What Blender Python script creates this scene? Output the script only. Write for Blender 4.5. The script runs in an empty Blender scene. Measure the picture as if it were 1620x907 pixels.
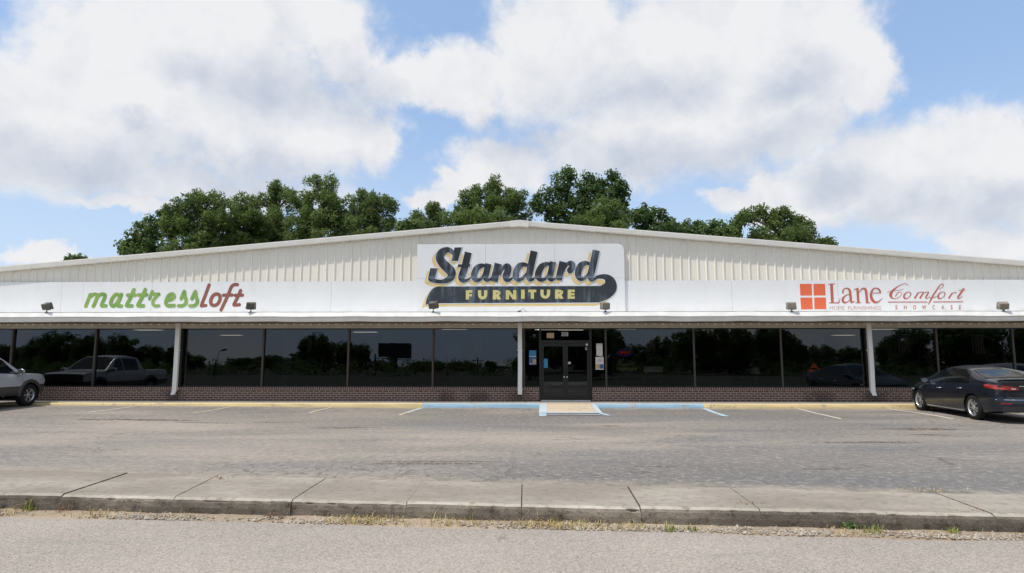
import bpy, bmesh, math, random
import numpy as np
from mathutils import Vector, Matrix
from mathutils.geometry import tessellate_polygon
R = math.radians
scene = bpy.context.scene
COL = scene.collection

# ------------------------------------------------------------------ camera
FPX, PITCH, YAW = 980.0, R(6.32), R(1.2)
CAM = np.array([0.0, -22.15, 1.75])
cd = bpy.data.cameras.new("camera")
cd.sensor_width = 36.0
cd.lens = 36.0 * FPX / 1620.0
cd.clip_start = 0.05
cd.clip_end = 4000.0
cam = bpy.data.objects.new("camera", cd)
cam.location = CAM
cam.rotation_euler = (R(90) + PITCH, 0, YAW)
COL.objects.link(cam)
scene.camera = cam

# measuring helpers: where a sight line of the photograph meets a real plane
def sight(px, py):
    x = (px - 810) / FPX; z = -(py - 453.5) / FPX
    y2 = math.cos(PITCH) - z * math.sin(PITCH); z2 = math.sin(PITCH) + z * math.cos(PITCH)
    return np.array([x * math.cos(YAW) - y2 * math.sin(YAW), x * math.sin(YAW) + y2 * math.cos(YAW), z2])
def onY(px, py, Y):
    d = sight(px, py); return CAM + d * ((Y - CAM[1]) / d[1])
def onZ(px, py, Z):
    d = sight(px, py); return CAM + d * ((Z - CAM[2]) / d[2])

# ------------------------------------------------------------------ exposure
vs = scene.view_settings
vs.view_transform = 'Standard'; vs.look = 'None'; vs.exposure = 0.14; vs.gamma = 1.0
vs.use_curve_mapping = False
scene.render.filter_size = 1.15
scene.cycles.max_bounces = 8
scene.cycles.transparent_max_bounces = 16
scene.cycles.sample_clamp_indirect = 6.0

# ------------------------------------------------------------------ sun
SUN_TO = Vector((-0.45, -0.27, 1.0)).normalized()
sl = bpy.data.lights.new("sun", 'SUN')
sl.energy = 3.6; sl.angle = R(0.55); sl.color = (1.0, 0.94, 0.845)
so = bpy.data.objects.new("sun", sl)
so.rotation_euler = SUN_TO.to_track_quat('Z', 'Y').to_euler()
so.location = (-20, -10, 50)
COL.objects.link(so)

# ------------------------------------------------------------------ node helper
class NT:
    def __init__(s, nt): s.nt = nt
    def n(s, typ, **kw):
        nd = s.nt.nodes.new(typ)
        for k, v in kw.items():
            setattr(nd, k, v)
        return nd
    def set(s, sock, v):
        if isinstance(v, bpy.types.NodeSocket): s.nt.links.new(v, sock)
        else:
            if isinstance(v, (tuple, list)) and len(v) == 3 and sock.type == 'RGBA': v = (*v, 1)
            sock.default_value = v
    def m(s, op, a, b=None, c=None, clamp=False):
        nd = s.n('ShaderNodeMath', operation=op, use_clamp=clamp)
        s.set(nd.inputs[0], a)
        if b is not None: s.set(nd.inputs[1], b)
        if c is not None: s.set(nd.inputs[2], c)
        return nd.outputs[0]
    def v(s, op, a, b=None):
        nd = s.n('ShaderNodeVectorMath', operation=op)
        s.set(nd.inputs[0], a)
        if b is not None: s.set(nd.inputs[1], b)
        return nd.outputs['Value'] if op in ('LENGTH', 'DOT_PRODUCT', 'DISTANCE') else nd.outputs[0]
    def mix(s, f, a, b, blend='MIX'):
        nd = s.n('ShaderNodeMix', data_type='RGBA', blend_type=blend, clamp_factor=True)
        s.set(nd.inputs[0], f); s.set(nd.inputs[6], a); s.set(nd.inputs[7], b)
        return nd.outputs[2]
    def ss(s, x, lo, hi, a=0.0, b=1.0):
        nd = s.n('ShaderNodeMapRange', interpolation_type='SMOOTHSTEP')
        for i, q in enumerate((x, lo, hi, a, b)): s.set(nd.inputs[i], q)
        return nd.outputs[0]
    def noise(s, vec, scale, detail=4, rough=0.55, dist=0.0):
        nd = s.n('ShaderNodeTexNoise')
        s.set(nd.inputs['Vector'], vec); nd.inputs['Scale'].default_value = scale
        nd.inputs['Detail'].default_value = detail; nd.inputs['Roughness'].default_value = rough
        nd.inputs['Distortion'].default_value = dist
        return nd.outputs['Fac']
    def scale(s, vec, sc):
        nd = s.n('ShaderNodeMapping'); s.set(nd.inputs['Vector'], vec); nd.inputs['Scale'].default_value = sc
        return nd.outputs[0]
    def xyz(s, vec):
        nd = s.n('ShaderNodeSeparateXYZ'); s.set(nd.inputs[0], vec); return nd.outputs
    def vec(s, x, y, z=0.0):
        nd = s.n('ShaderNodeCombineXYZ'); s.set(nd.inputs[0], x); s.set(nd.inputs[1], y); s.set(nd.inputs[2], z)
        return nd.outputs[0]

# ------------------------------------------------------------------ sky with broken cumulus
w = bpy.data.worlds.new("World"); scene.world = w; w.use_nodes = True
w.node_tree.nodes.clear()
W = NT(w.node_tree)
sky = W.n('ShaderNodeTexSky', sky_type='NISHITA', sun_disc=False)
sky.sun_elevation = math.asin(SUN_TO.z); sky.sun_rotation = math.atan2(SUN_TO.x, SUN_TO.y)
sky.altitude = 100; sky.air_density = 1.0; sky.dust_density = 1.0; sky.ozone_density = 1.6
D = W.n('ShaderNodeTexCoord').outputs['Generated']
dx, dy, dz = W.xyz(D)
az = W.m('ARCTAN2', dx, dy)
el = W.m('ARCSINE', dz)
def ae(px, py):
    d = sight(px, py); d = d / np.linalg.norm(d)
    return math.atan2(d[0], d[1]), math.asin(d[2])
warp = W.n('ShaderNodeTexNoise'); W.set(warp.inputs['Vector'], D)
warp.inputs['Scale'].default_value = 7.0; warp.inputs['Detail'].default_value = 6; warp.inputs['Roughness'].default_value = .6
wv = W.v('MULTIPLY', W.v('SUBTRACT', warp.outputs['Color'], (.5, .5, .5)), (.20, .14, 0))
P = W.v('ADD', W.vec(az, el), wv)
def blobs(lst):
    acc = None
    for cx, cy, rx, ry in lst:
        a0, e0 = ae(cx, cy); a1, _ = ae(cx + rx, cy); _, e1 = ae(cx, cy - ry)
        q = W.v('MULTIPLY', W.v('SUBTRACT', P, (a0, e0, 0)), (1 / abs(a1 - a0), 1 / abs(e1 - e0), 0))
        ln = W.v('LENGTH', q)
        acc = ln if acc is None else W.m('SMOOTH_MIN', acc, ln, 0.25)
    return W.m('SUBTRACT', 1.0, acc)
CL = [(300, 85, 240, 150), (160, 175, 215, 120), (430, 190, 190, 115), (60, 235, 150, 85), (400, 20, 220, 90),
      (545, 75, 62, 75), (560, 225, 65, 70), (260, 285, 300, 42), (660, 135, 110, 55), (750, 135, 80, 62),
      (890, 70, 130, 140), (1100, 90, 270, 170), (1290, 70, 130, 120), (1000, 230, 240, 75), (1230, 205, 140, 85),
      (780, 265, 85, 55), (710, 300, 52, 22), (1375, 110, 70, 85), (1560, 230, 140, 90), (1420, 270, 130, 85),
      (1300, 315, 120, 55), (1500, 330, 160, 60), (1225, 322, 60, 25), (85, 405, 75, 20), (1560, 392, 105, 32), (700, 320, 60, 16), (200, 325, 120, 16), (1180, 318, 70, 18)]
dens = blobs(CL)
nz = W.noise(D, 13.0, 8, .62, .2)
nzf = W.noise(D, 46.0, 5, .6)
nadd = W.m('MULTIPLY', W.m('SUBTRACT', nz, .47), .95)
nadd2 = W.m('MULTIPLY', W.m('SUBTRACT', nzf, .5), .25)
# clouds in the rest of the sky (overhead and behind the street)
gen = W.m('MULTIPLY', W.m('SUBTRACT', W.noise(D, 2.6, 3, .5), .49), 3.0)
outm = W.m('MAXIMUM', W.ss(W.m('ABSOLUTE', az), .78, 1.0), W.ss(el, .56, .75))
gend = W.m('ADD', W.m('MULTIPLY', W.m('ADD', gen, 3.0), outm), -3.0)
dens = W.m('MAXIMUM', dens, gend)
dens = W.m('ADD', W.m('ADD', dens, nadd), nadd2)
alpha = W.ss(dens, -.20, .38)
# soft modelling of the cloud: sunlit tops and upper left flanks, greyer bellies
Dofs = W.v('ADD', D, (-.035, 0, .05))
nzo = W.noise(Dofs, 13.0, 5, .55, .2)
lit = W.m('MULTIPLY', W.m('SUBTRACT', nz, nzo), .85)
big = W.noise(D, 4.2, 3, .5)
GR = [(430, 140, 130, 50), (300, 120, 90, 40), (120, 270, 190, 45), (400, 275, 190, 40), (1080, 262, 250, 45), (1240, 235, 130, 40),
      (820, 215, 80, 45), (1480, 345, 150, 40), (1330, 290, 60, 30), (1000, 150, 120, 40), (560, 150, 60, 40), (230, 215, 60, 20), (1250, 140, 90, 40)]
grey = W.ss(W.m('ADD', blobs(GR), W.m('MULTIPLY', W.m('SUBTRACT', big, .5), 1.2)), -.75, .85)
shade = W.m('SUBTRACT', W.m('ADD', .96, lit), W.m('MULTIPLY', grey, .56), clamp=True)
cc = W.mix(shade, (.43, .485, .60), (.80, .80, .81))
hz = W.ss(el, .0, .52, .85, .60)
def back(c, st):
    b = W.n('ShaderNodeBackground'); W.set(b.inputs[0], c); b.inputs[1].default_value = st; return b.outputs[0]
def mixs(f, a, b):
    nd = W.n('ShaderNodeMixShader'); W.set(nd.inputs[0], f); W.set(nd.inputs[1], a); W.set(nd.inputs[2], b); return nd.outputs[0]
skysh = mixs(hz, back(sky.outputs[0], .15), back(W.mix(W.ss(el, .10, .42), (.54, .675, .865), (.36, .54, .835)), 1.0))
wo = W.n('ShaderNodeOutputWorld')
w.node_tree.links.new(mixs(W.m('MULTIPLY', alpha, .97), skysh, back(cc, 1.0)), wo.inputs[0])

# ================================================================== helpers
def tag(o, label=None, cat=None, group=None, kind=None):
    if label: o['label'] = label
    if cat: o['category'] = cat
    if group: o['group'] = group
    if kind: o['kind'] = kind
    return o
def empty(name, loc=(0, 0, 0), rz=0.0):
    o = bpy.data.objects.new(name, None); o.location = loc; o.rotation_euler.z = rz
    o.empty_display_size = .2
    COL.objects.link(o); return o
def copy_tree(o, parent=None):
    kids = [c for c in o.children]
    c = o.copy(); COL.objects.link(c)
    if parent: c.parent = parent
    for k in kids: copy_tree(k, c)
    return c
def cr(pts, n=6, closed=False):
    """Catmull-Rom through points of any dimension"""
    p = [np.array(q, float) for q in pts]; out = []
    N = len(p)
    for i in range(N if closed else N - 1):
        if closed: a, b, c, d = p[i - 1], p[i], p[(i + 1) % N], p[(i + 2) % N]
        else: a, b, c, d = p[max(i - 1, 0)], p[i], p[i + 1], p[min(i + 2, N - 1)]
        for k in range(n):
            t = k / n
            out.append(.5 * ((2 * b) + (c - a) * t + (2 * a - 5 * b + 4 * c - d) * t * t + (3 * b - a - 3 * c + d) * t ** 3))
    if not closed: out.append(p[-1])
    return out
class MB:
    def __init__(s): s.v = []; s.f = []; s.mi = []
    def add(s, vs_, fs, mi=0):
        o = len(s.v); s.v += [tuple(map(float, q)) for q in vs_]
        s.f += [tuple(i + o for i in f) for f in fs]; s.mi += [mi] * len(fs)
    def box(s, x0, x1, y0, y1, z0, z1, mi=0):
        s.add([(x0, y0, z0), (x1, y0, z0), (x1, y1, z0), (x0, y1, z0), (x0, y0, z1), (x1, y0, z1), (x1, y1, z1), (x0, y1, z1)],
              [(0, 3, 2, 1), (4, 5, 6, 7), (0, 1, 5, 4), (1, 2, 6, 5), (2, 3, 7, 6), (3, 0, 4, 7)], mi)
    def prism(s, pts, d, mi=0):
        """closed 3-D polygon pts pushed along vector d"""
        n = len(pts); a = [np.array(p, float) for p in pts]; b = [p + np.array(d, float) for p in a]
        tris = tessellate_polygon([[Vector(p) for p in a]])
        s.add(a + b, [tuple(t) for t in tris] + [tuple(i + n for i in reversed(t)) for t in tris] +
              [(i, (i + 1) % n, (i + 1) % n + n, i + n) for i in range(n)], mi)
    def loft(s, rings, closed=True, caps=True, mi=0):
        n = len(rings[0]); vs_ = [p for r in rings for p in r]; fs = []
        for i in range(len(rings) - 1):
            for j in range(n if closed else n - 1):
                k = (j + 1) % n
                fs.append((i * n + j, i * n + k, (i + 1) * n + k, (i + 1) * n + j))
        if caps and closed:
            fs.append(tuple(range(n - 1, -1, -1))); fs.append(tuple((len(rings) - 1) * n + j for j in range(n)))
        s.add(vs_, fs, mi)
    def tube(s, pts, rad, n=8, mi=0):
        pts = [np.array(p, float) for p in pts]; rings = []
        for i, p in enumerate(pts):
            t = pts[min(i + 1, len(pts) - 1)] - pts[max(i - 1, 0)]; t = t / (np.linalg.norm(t) + 1e-9)
            u = np.cross(t, (0, 0, 1.0)) if abs(t[2]) < .9 else np.cross(t, (1.0, 0, 0))
            u /= np.linalg.norm(u); q = np.cross(t, u)
            r = rad[i] if isinstance(rad, (list, tuple)) else rad
            rings.append([p + r * (math.cos(a) * u + math.sin(a) * q) for a in [2 * math.pi * k / n for k in range(n)]])
        s.loft(rings, mi=mi)
    def build(s, name, mats, parent=None, smooth=False, fix=True):
        me = bpy.data.meshes.new(name); me.from_pydata(s.v, [], s.f)
        if not isinstance(mats, (list, tuple)): mats = [mats]
        for m_ in mats: me.materials.append(m_)
        me.polygons.foreach_set('material_index', s.mi)
        if fix:
            b = bmesh.new(); b.from_mesh(me); bmesh.ops.recalc_face_normals(b, faces=b.faces); b.to_mesh(me); b.free()
        if smooth: me.polygons.foreach_set('use_smooth', [True] * len(me.polygons))
        me.update()
        o = bpy.data.objects.new(name, me); COL.objects.link(o)
        if parent is not None: o.parent = parent
        return o
def grid_obj(name, X, Y, Z, mat, smooth=True):
    ny, nx = X.shape
    vs_ = np.stack([X, Y, Z], -1).reshape(-1, 3)
    fs = [(j * nx + i, j * nx + i + 1, (j + 1) * nx + i + 1, (j + 1) * nx + i) for j in range(ny - 1) for i in range(nx - 1)]
    me = bpy.data.meshes.new(name); me.from_pydata(vs_.tolist(), [], fs); me.materials.append(mat)
    if smooth: me.polygons.foreach_set('use_smooth', [True] * len(fs))
    o = bpy.data.objects.new(name, me); COL.objects.link(o); return o
def tri_mesh(name, co, nper, mat, parent=None):
    """co: (N, nper, 3) array of separate faces"""
    N = co.shape[0]; me = bpy.data.meshes.new(name)
    me.vertices.add(N * nper); me.vertices.foreach_set('co', co.reshape(-1).astype(np.float32))
    me.loops.add(N * nper); me.loops.foreach_set('vertex_index', np.arange(N * nper, dtype=np.int32))
    me.polygons.add(N); me.polygons.foreach_set('loop_start', np.arange(0, N * nper, nper, dtype=np.int32))
    me.update(calc_edges=True); me.validate()
    me.materials.append(mat)
    o = bpy.data.objects.new(name, me); COL.objects.link(o)
    if parent is not None: o.parent = parent
    return o

# ------------------------------------------------------------------ materials
def newmat(name):
    m_ = bpy.data.materials.new(name); m_.use_nodes = True
    t = NT(m_.node_tree); b = m_.node_tree.nodes['Principled BSDF']
    return m_, t, b
def pos(t): return t.n('ShaderNodeNewGeometry').outputs['Position']
def obj(t): return t.n('ShaderNodeTexCoord').outputs['Object']
def bump(t, b, h, strength=.3, dist=.01):
    nd = t.n('ShaderNodeBump'); nd.inputs['Strength'].default_value = strength; nd.inputs['Distance'].default_value = dist
    t.set(nd.inputs['Height'], h); t.set(b.inputs['Normal'], nd.outputs[0])
def plain(name, col, rough=.5, metal=0.0, vary=.12, sc=3.0, coat=0.0, spec=.5, streak=False):
    m_, t, b = newmat(name)
    p = pos(t)
    if streak: p = t.scale(p, (1, 1, .12))
    n1 = t.noise(p, sc, 5, .6)
    f = t.ss(n1, .3, .7)
    c0 = tuple(c * (1 - vary) for c in col); c1 = tuple(min(1, c * (1 + vary * .6)) for c in col)
    t.set(b.inputs['Base Color'], t.mix(f, c0, c1))
    t.set(b.inputs['Roughness'], t.m('ADD', rough - .06, t.m('MULTIPLY', n1, .12)))
    b.inputs['Metallic'].default_value = metal; b.inputs['Specular IOR Level'].default_value = spec
    if coat: b.inputs['Coat Weight'].default_value = coat; b.inputs['Coat Roughness'].default_value = .03
    return m_
M = {}
def mk_white():
    m_, t, b = newmat('white_panel'); p = pos(t); x, y, z = t.xyz(p)
    n1 = t.noise(p, .7, 4); c = t.mix(t.ss(n1, .3, .7), (.72, .73, .74), (.75, .76, .77))
    st = t.noise(t.scale(p, (1, 1, .06)), 3.2, 5, .7); n2 = t.noise(p, .9, 3)
    c = t.mix(t.m('MULTIPLY', t.m('MULTIPLY', t.ss(st, .52, .74), t.ss(n2, .42, .62)), .30), c, (.50, .48, .43))
    lo = t.m('MULTIPLY', t.ss(z, 3.52, 3.27), t.ss(t.noise(t.scale(p, (1, 1, .4)), 2.3, 5, .7), .40, .70))
    c = t.mix(t.m('MULTIPLY', lo, .30), c, (.46, .43, .37))
    t.set(b.inputs['Base Color'], c); t.set(b.inputs['Roughness'], t.m('ADD', .36, t.m('MULTIPLY', n1, .14)))
    bump(t, b, t.noise(p, 1.6, 2), .10, .02)
    return m_
M['white'] = mk_white()
M['gutter'] = plain('gutter_white', (.80, .79, .76), .4, vary=.08, sc=2.5)
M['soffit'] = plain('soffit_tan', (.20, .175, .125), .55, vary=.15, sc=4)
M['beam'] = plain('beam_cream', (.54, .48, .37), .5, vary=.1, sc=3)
M['trim'] = plain('trim_cream', (.72, .70, .65), .4, vary=.05, sc=2)
M['roofm'] = plain('roof_metal', (.55, .55, .52), .4, .3, vary=.08)
M['down'] = plain('downspout_white', (.74, .73, .69), .45, vary=.08, sc=4, streak=True)
M['bronze'] = plain('dark_bronze', (.016, .015, .014), .38, .3, vary=.15)
M['mull'] = plain('mullion_bronze', (.062, .049, .038), .4, .3, vary=.15)
M['alu'] = plain('aluminium', (.66, .66, .64), .4, .1, vary=.1)
M['lampb'] = plain('lamp_brown', (.10, .09, .075), .5, .0, vary=.2, sc=8)
M['lampt'] = plain('lamp_faded', (.24, .21, .17), .5, .0, vary=.2, sc=8)
M['rubber'] = plain('rubber', (.014, .014, .014), .85, vary=.2, sc=9, spec=.25)
M['blackp'] = plain('black_plastic', (.016, .016, .017), .5, vary=.1)
M['rim'] = plain('alloy_rim', (.55, .56, .58), .3, .8, vary=.05)
M['chrome'] = plain('chrome', (.75, .76, .78), .1, 1.0, vary=.02)
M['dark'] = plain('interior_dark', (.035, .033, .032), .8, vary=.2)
M['card'] = plain('tan_card', (.50, .36, .22), .8, vary=.08, sc=9)
M['paper'] = plain('white_paper', (.62, .58, .55), .8, vary=.06, sc=9)
M['blue_s'] = plain('blue_sheet', (.03, .20, .36), .7, vary=.1, sc=9)
M['blue_d'] = plain('deep_blue_print', (.04, .10, .26), .7, vary=.15, sc=9)
M['orange_p'] = plain('orange_print', (.52, .32, .14), .7, vary=.15, sc=9)
M['grey_p'] = plain('grey_print', (.35, .33, .33), .7, vary=.15, sc=9)
M['bark'] = plain('bark', (.10, .075, .055), .9, vary=.4, sc=6)
M['wood'] = plain('pole_wood', (.12, .095, .07), .9, vary=.3, sc=5)

# siding: cream painted steel
def mk_siding():
    m_, t, b = newmat('siding_cream'); p = pos(t)
    n1 = t.noise(t.scale(p, (1, 1, .1)), 1.3, 4, .6); n2 = t.noise(p, .35, 3)
    c = t.mix(t.ss(n1, .35, .7), (.76, .725, .645), (.80, .765, .69))
    c = t.mix(t.m('MULTIPLY', t.ss(n2, .45, .75), .3), c, (.72, .68, .60))
    t.set(b.inputs['Base Color'], c); b.inputs['Roughness'].default_value = .45
    return m_
M['siding'] = mk_siding()

def mk_brick(name, soldier=False):
    m_, t, b = newmat(name); p = obj(t); x, y, z = t.xyz(p)
    br = t.n('ShaderNodeTexBrick')
    if soldier: t.set(br.inputs['Vector'], t.vec(z, x)); br.offset = 0.0
    else: t.set(br.inputs['Vector'], t.vec(x, t.m('SUBTRACT', z, .14)))
    br.inputs['Scale'].default_value = 1.0
    br.inputs['Mortar Size'].default_value = .0095; br.inputs['Mortar Smooth'].default_value = .2
    br.inputs['Brick Width'].default_value = .205 if not soldier else .24
    br.inputs['Row Height'].default_value = .0762 if not soldier else .077
    br.inputs['Bias'].default_value = -.1
    t.set(br.inputs['Color1'], (.080, .043, .036, 1)); t.set(br.inputs['Color2'], (.135, .075, .060, 1))
    t.set(br.inputs['Mortar'], (.44, .385, .325, 1))
    n1 = t.noise(p, 1.1, 5, .65); n2 = t.noise(p, 22, 4)
    c = t.mix(t.m('MULTIPLY', t.ss(n2, .35, .75), .5), br.outputs[0], (.17, .085, .06))
    c = t.mix(t.m('MULTIPLY', t.ss(n1, .55, .8), .35), c, (.20, .14, .10))
    # damp stains where the downspouts let go of their water
    st = None
    for sx, wd in ((-12.5, .55), (-.2, .6), (12.2, .9), (10.2, .7), (-1.7, .6), (-2.8, .5)):
        q = t.m('SUBTRACT', 1.0, t.m('DIVIDE', t.m('ABSOLUTE', t.m('SUBTRACT', x, sx)), wd))
        st = q if st is None else t.m('MAXIMUM', st, q)
    stm = t.ss(t.m('ADD', st, t.m('MULTIPLY', t.m('SUBTRACT', t.noise(p, 4, 5, .65), .5), 2.2)), .0, 1.0)
    stm = t.m('MULTIPLY', stm, t.ss(z, .62, .35))
    c = t.mix(t.m('MULTIPLY', stm, .62), c, (.03, .022, .02))
    t.set(b.inputs['Base Color'], c); b.inputs['Roughness'].default_value = .85
    bump(t, b, t.m('ADD', t.m('MULTIPLY', br.outputs['Fac'], -1.0), t.m('MULTIPLY', n2, .3)), .6, .006)
    return m_
M['brick'] = mk_brick('brick_running'); M['soldier'] = mk_brick('brick_soldier', True)

def mk_glass(name, tint=.28, refl=1.55, rough=0.0):
    m_, t, b = newmat(name); m_.node_tree.nodes.remove(b)
    fr = t.n('ShaderNodeFresnel'); fr.inputs['IOR'].default_value = 1.5
    tr = t.n('ShaderNodeBsdfTransparent'); tr.inputs[0].default_value = (tint * .95, tint, tint * .98, 1)
    gl = t.n('ShaderNodeBsdfGlossy'); gl.inputs['Roughness'].default_value = rough
    gl.inputs['Color'].default_value = (.86, .92, 1, 1)
    wv_ = t.noise(t.scale(pos(t), (1, 1, .6)), .9, 2)
    nd = t.n('ShaderNodeBump'); nd.inputs['Strength'].default_value = .04; nd.inputs['Distance'].default_value = .02
    t.set(nd.inputs['Height'], wv_); t.set(gl.inputs['Normal'], nd.outputs[0])
    mx = t.n('ShaderNodeMixShader'); t.set(mx.inputs[0], t.m('MULTIPLY', fr.outputs[0], refl))
    t.set(mx.inputs[1], tr.outputs[0]); t.set(mx.inputs[2], gl.outputs[0])
    t.set(m_.node_tree.nodes['Material Output'].inputs[0], mx.outputs[0])
    return m_
M['glass'] = mk_glass('tinted_glass')
M['carglass'] = mk_glass('car_glass', .28, 1.0)

def mk_lot():
    m_, t, b = newmat('worn_asphalt'); p = pos(t); x, y, z = t.xyz(p)
    ps = t.scale(p, (.32, 1, 1))
    a = t.noise(ps, .38, 6, .62, .4); a2 = t.noise(t.scale(p, (.18, 1, 1)), .9, 5, .6)
    g = t.noise(p, 55, 3, .7); g2 = t.noise(p, 14, 4, .7)
    big_ = t.noise(t.scale(p, (.35, 1, 1)), .17, 4, .55, .5)
    c = t.mix(t.ss(a, .34, .66), (.20, .183, .165), (.33, .29, .25))
    c = t.mix(t.m('MULTIPLY', t.ss(big_, .45, .58), .70), c, (.125, .122, .122))
    c = t.mix(t.m('MULTIPLY', t.ss(a2, .48, .72), .6), c, (.165, .163, .165))
    # remaining dark sealer, mostly right of the middle and along the strip
    dk = t.ss(t.m('ADD', t.noise(t.scale(p, (.22, .8, 1)), .55, 6, .7), t.m('MULTIPLY', t.ss(y, -8, -12.6), .13)), .54, .70)
    dk = t.m('MULTIPLY', dk, t.ss(x, -3.0, 2.5, .25, 1.0))
    c = t.mix(t.m('MULTIPLY', dk, .62), c, (.125, .127, .133))
    g3 = t.noise(t.scale(p, (.85, 1, 1)), 9.0, 5, .8)
    c = t.mix(t.m('MULTIPLY', t.ss(g3, .50, .66), .6), c, (.41, .365, .315))
    c = t.mix(t.m('MULTIPLY', t.ss(g3, .47, .34), .6), c, (.12, .113, .107))
    c = t.mix(t.m('MULTIPLY', t.ss(g2, .5, .8), .55), c, (.42, .385, .345))
    c = t.mix(t.m('MULTIPLY', t.ss(g, .56, .72), .45), c, (.44, .41, .375))
    c = t.mix(t.m('MULTIPLY', t.ss(g, .44, .30), .5), c, (.10, .095, .09))
    # cracks
    wp = t.v('ADD', p, t.v('MULTIPLY', t.v('SUBTRACT', t.n('ShaderNodeTexNoise').outputs['Color'], (.5, .5, .5)), (.0, .0, 0)))
    def crack(scale, wd, mask, strength, c):
        nn = t.n('ShaderNodeTexNoise'); t.set(nn.inputs['Vector'], p); nn.inputs['Scale'].default_value = scale * 1.7; nn.inputs['Detail'].default_value = 4
        wpos = t.v('ADD', p, t.v('MULTIPLY', t.v('SUBTRACT', nn.outputs['Color'], (.5, .5, .5)), (.9 / scale, .9 / scale, 0)))
        vo = t.n('ShaderNodeTexVoronoi', feature='DISTANCE_TO_EDGE'); t.set(vo.inputs['Vector'], t.scale(wpos, (1, 1, .001))); vo.inputs['Scale'].default_value = scale
        k = t.m('MULTIPLY', t.ss(vo.outputs['Distance'], wd, wd * .3), mask)
        return t.mix(t.m('MULTIPLY', k, strength), c, (.055, .05, .045)), k
    mk = t.ss(t.noise(p, .22, 3), .56, .62)
    c, k1 = crack(.22, .008, mk, .5, c)
    mk2 = t.m('MULTIPLY', t.ss(y, -11.2, -12.4), t.m('MULTIPLY', t.ss(x, 1.2, -.5), t.ss(x, -7, -4)))
    mk2 = t.m('MAXIMUM', mk2, t.m('MULTIPLY', t.ss(t.noise(p, .31, 3), .58, .66), .8))
    c, k2 = crack(2.6, .045, mk2, .42, c)
    # rubble-edged breaks in the surface
    for (px, py, rx, ry) in ((225, 666, 1.7, .17), (150, 667, .7, .10), (330, 669, 1.0, .08), (430, 668, .8, .07), (540, 677, .85, .15), (1375, 700, 1.05, .16), (675, 733, 1.0, .07), (1060, 739, .6, .05), (1455, 678, 1.0, .26), (1470, 687, .6, .1), (965, 674, .25, .12), (690, 730, 1.2, .05), (1500, 689, .5, .06)):
        q = onZ(px, py, 0)
        dd = t.v('LENGTH', t.v('MULTIPLY', t.v('SUBTRACT', t.vec(x, y), (q[0], q[1], 0)), (1 / rx, 1 / ry, 0)))
        k = t.ss(t.m('ADD', dd, t.m('MULTIPLY', t.m('SUBTRACT', t.noise(t.scale(p, (.5, 1, 1)), 6, 5, .7), .5), 2.4)), 1.05, .75)
        c = t.mix(t.m('MULTIPLY', k, .95), c, t.mix(t.ss(g2, .42, .6), (.06, .05, .042), (.24, .20, .16)))
    # oil drips in the bays
    oil = t.m('MULTIPLY', t.ss(t.noise(p, 2.3, 5, .7), .60, .72), t.m('MULTIPLY', t.ss(y, -5.6, -4.2), t.ss(t.noise(p, .5, 2), .42, .55)))
    c = t.mix(t.m('MULTIPLY', oil, .6), c, (.085, .08, .077))
    # sand and dust gathered along both edges
    ed = t.m('MAXIMUM', t.ss(t.m('ADD', y, t.m('MULTIPLY', x, .094)), -13.0, -13.45), t.m('MULTIPLY', t.ss(y, -2.3, -1.3), .6))
    ed = t.m('MULTIPLY', ed, t.ss(t.noise(p, 1.6, 5, .65), .36, .62))
    c = t.mix(t.m('MULTIPLY', ed, .7), c, (.40, .35, .29))
    c = t.mix(1.0, c, (.945, .935, .92), 'MULTIPLY')
    t.set(b.inputs['Base Color'], c); b.inputs['Roughness'].default_value = .92; b.inputs['Specular IOR Level'].default_value = .25
    h = t.m('SUBTRACT', t.m('ADD', t.m('MULTIPLY', g, .5), t.m('MULTIPLY', g2, .5)), t.m('MULTIPLY', t.m('MAXIMUM', k1, k2), 1.2))
    bump(t, b, h, .5, .008)
    return m_
M['lot'] = mk_lot()

def mk_street():
    m_, t, b = newmat('chip_seal'); p = pos(t)
    vo = t.n('ShaderNodeTexVoronoi'); t.set(vo.inputs['Vector'], p); vo.inputs['Scale'].default_value = 75
    r_ = t.xyz(vo.outputs['Color'])[0]
    n1 = t.noise(p, .5, 5, .6); n2 = t.noise(p, 30, 4, .7); n3 = t.noise(t.scale(p, (.3, 1, 1)), 2.2, 4, .6)
    c = t.mix(r_, (.15, .132, .115), (.50, .445, .385))
    c = t.mix(.45, c, t.mix(t.ss(n1, .35, .65), (.30, .268, .232), (.375, .335, .29)))
    c = t.mix(t.m('MULTIPLY', t.ss(n2, .40, .27), .75), c, (.07, .065, .06))
    c = t.mix(t.m('MULTIPLY', t.ss(n3, .55, .75), .3), c, (.22, .21, .20))
    nn = t.n('ShaderNodeTexNoise'); t.set(nn.inputs['Vector'], p); nn.inputs['Scale'].default_value = 1.3; nn.inputs['Detail'].default_value = 4
    v2 = t.n('ShaderNodeTexVoronoi', feature='DISTANCE_TO_EDGE')
    t.set(v2.inputs['Vector'], t.v('ADD', t.scale(p, (1, 1, .001)), t.v('MULTIPLY', t.v('SUBTRACT', nn.outputs['Color'], (.5, .5, .5)), (1.4, 1.4, 0)))); v2.inputs['Scale'].default_value = .55
    k = t.m('MULTIPLY', t.ss(v2.outputs['Distance'], .006, .002), t.ss(t.noise(p, .6, 3), .56, .62))
    c = t.mix(t.m('MULTIPLY', k, .45), c, (.08, .07, .06))
    t.set(b.inputs['Base Color'], c); b.inputs['Roughness'].default_value = .9; b.inputs['Specular IOR Level'].default_value = .3
    bump(t, b, t.m('ADD', vo.outputs['Distance'], t.m('MULTIPLY', n2, .6)), .6, .01)
    return m_
M['street'] = mk_street()

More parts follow.
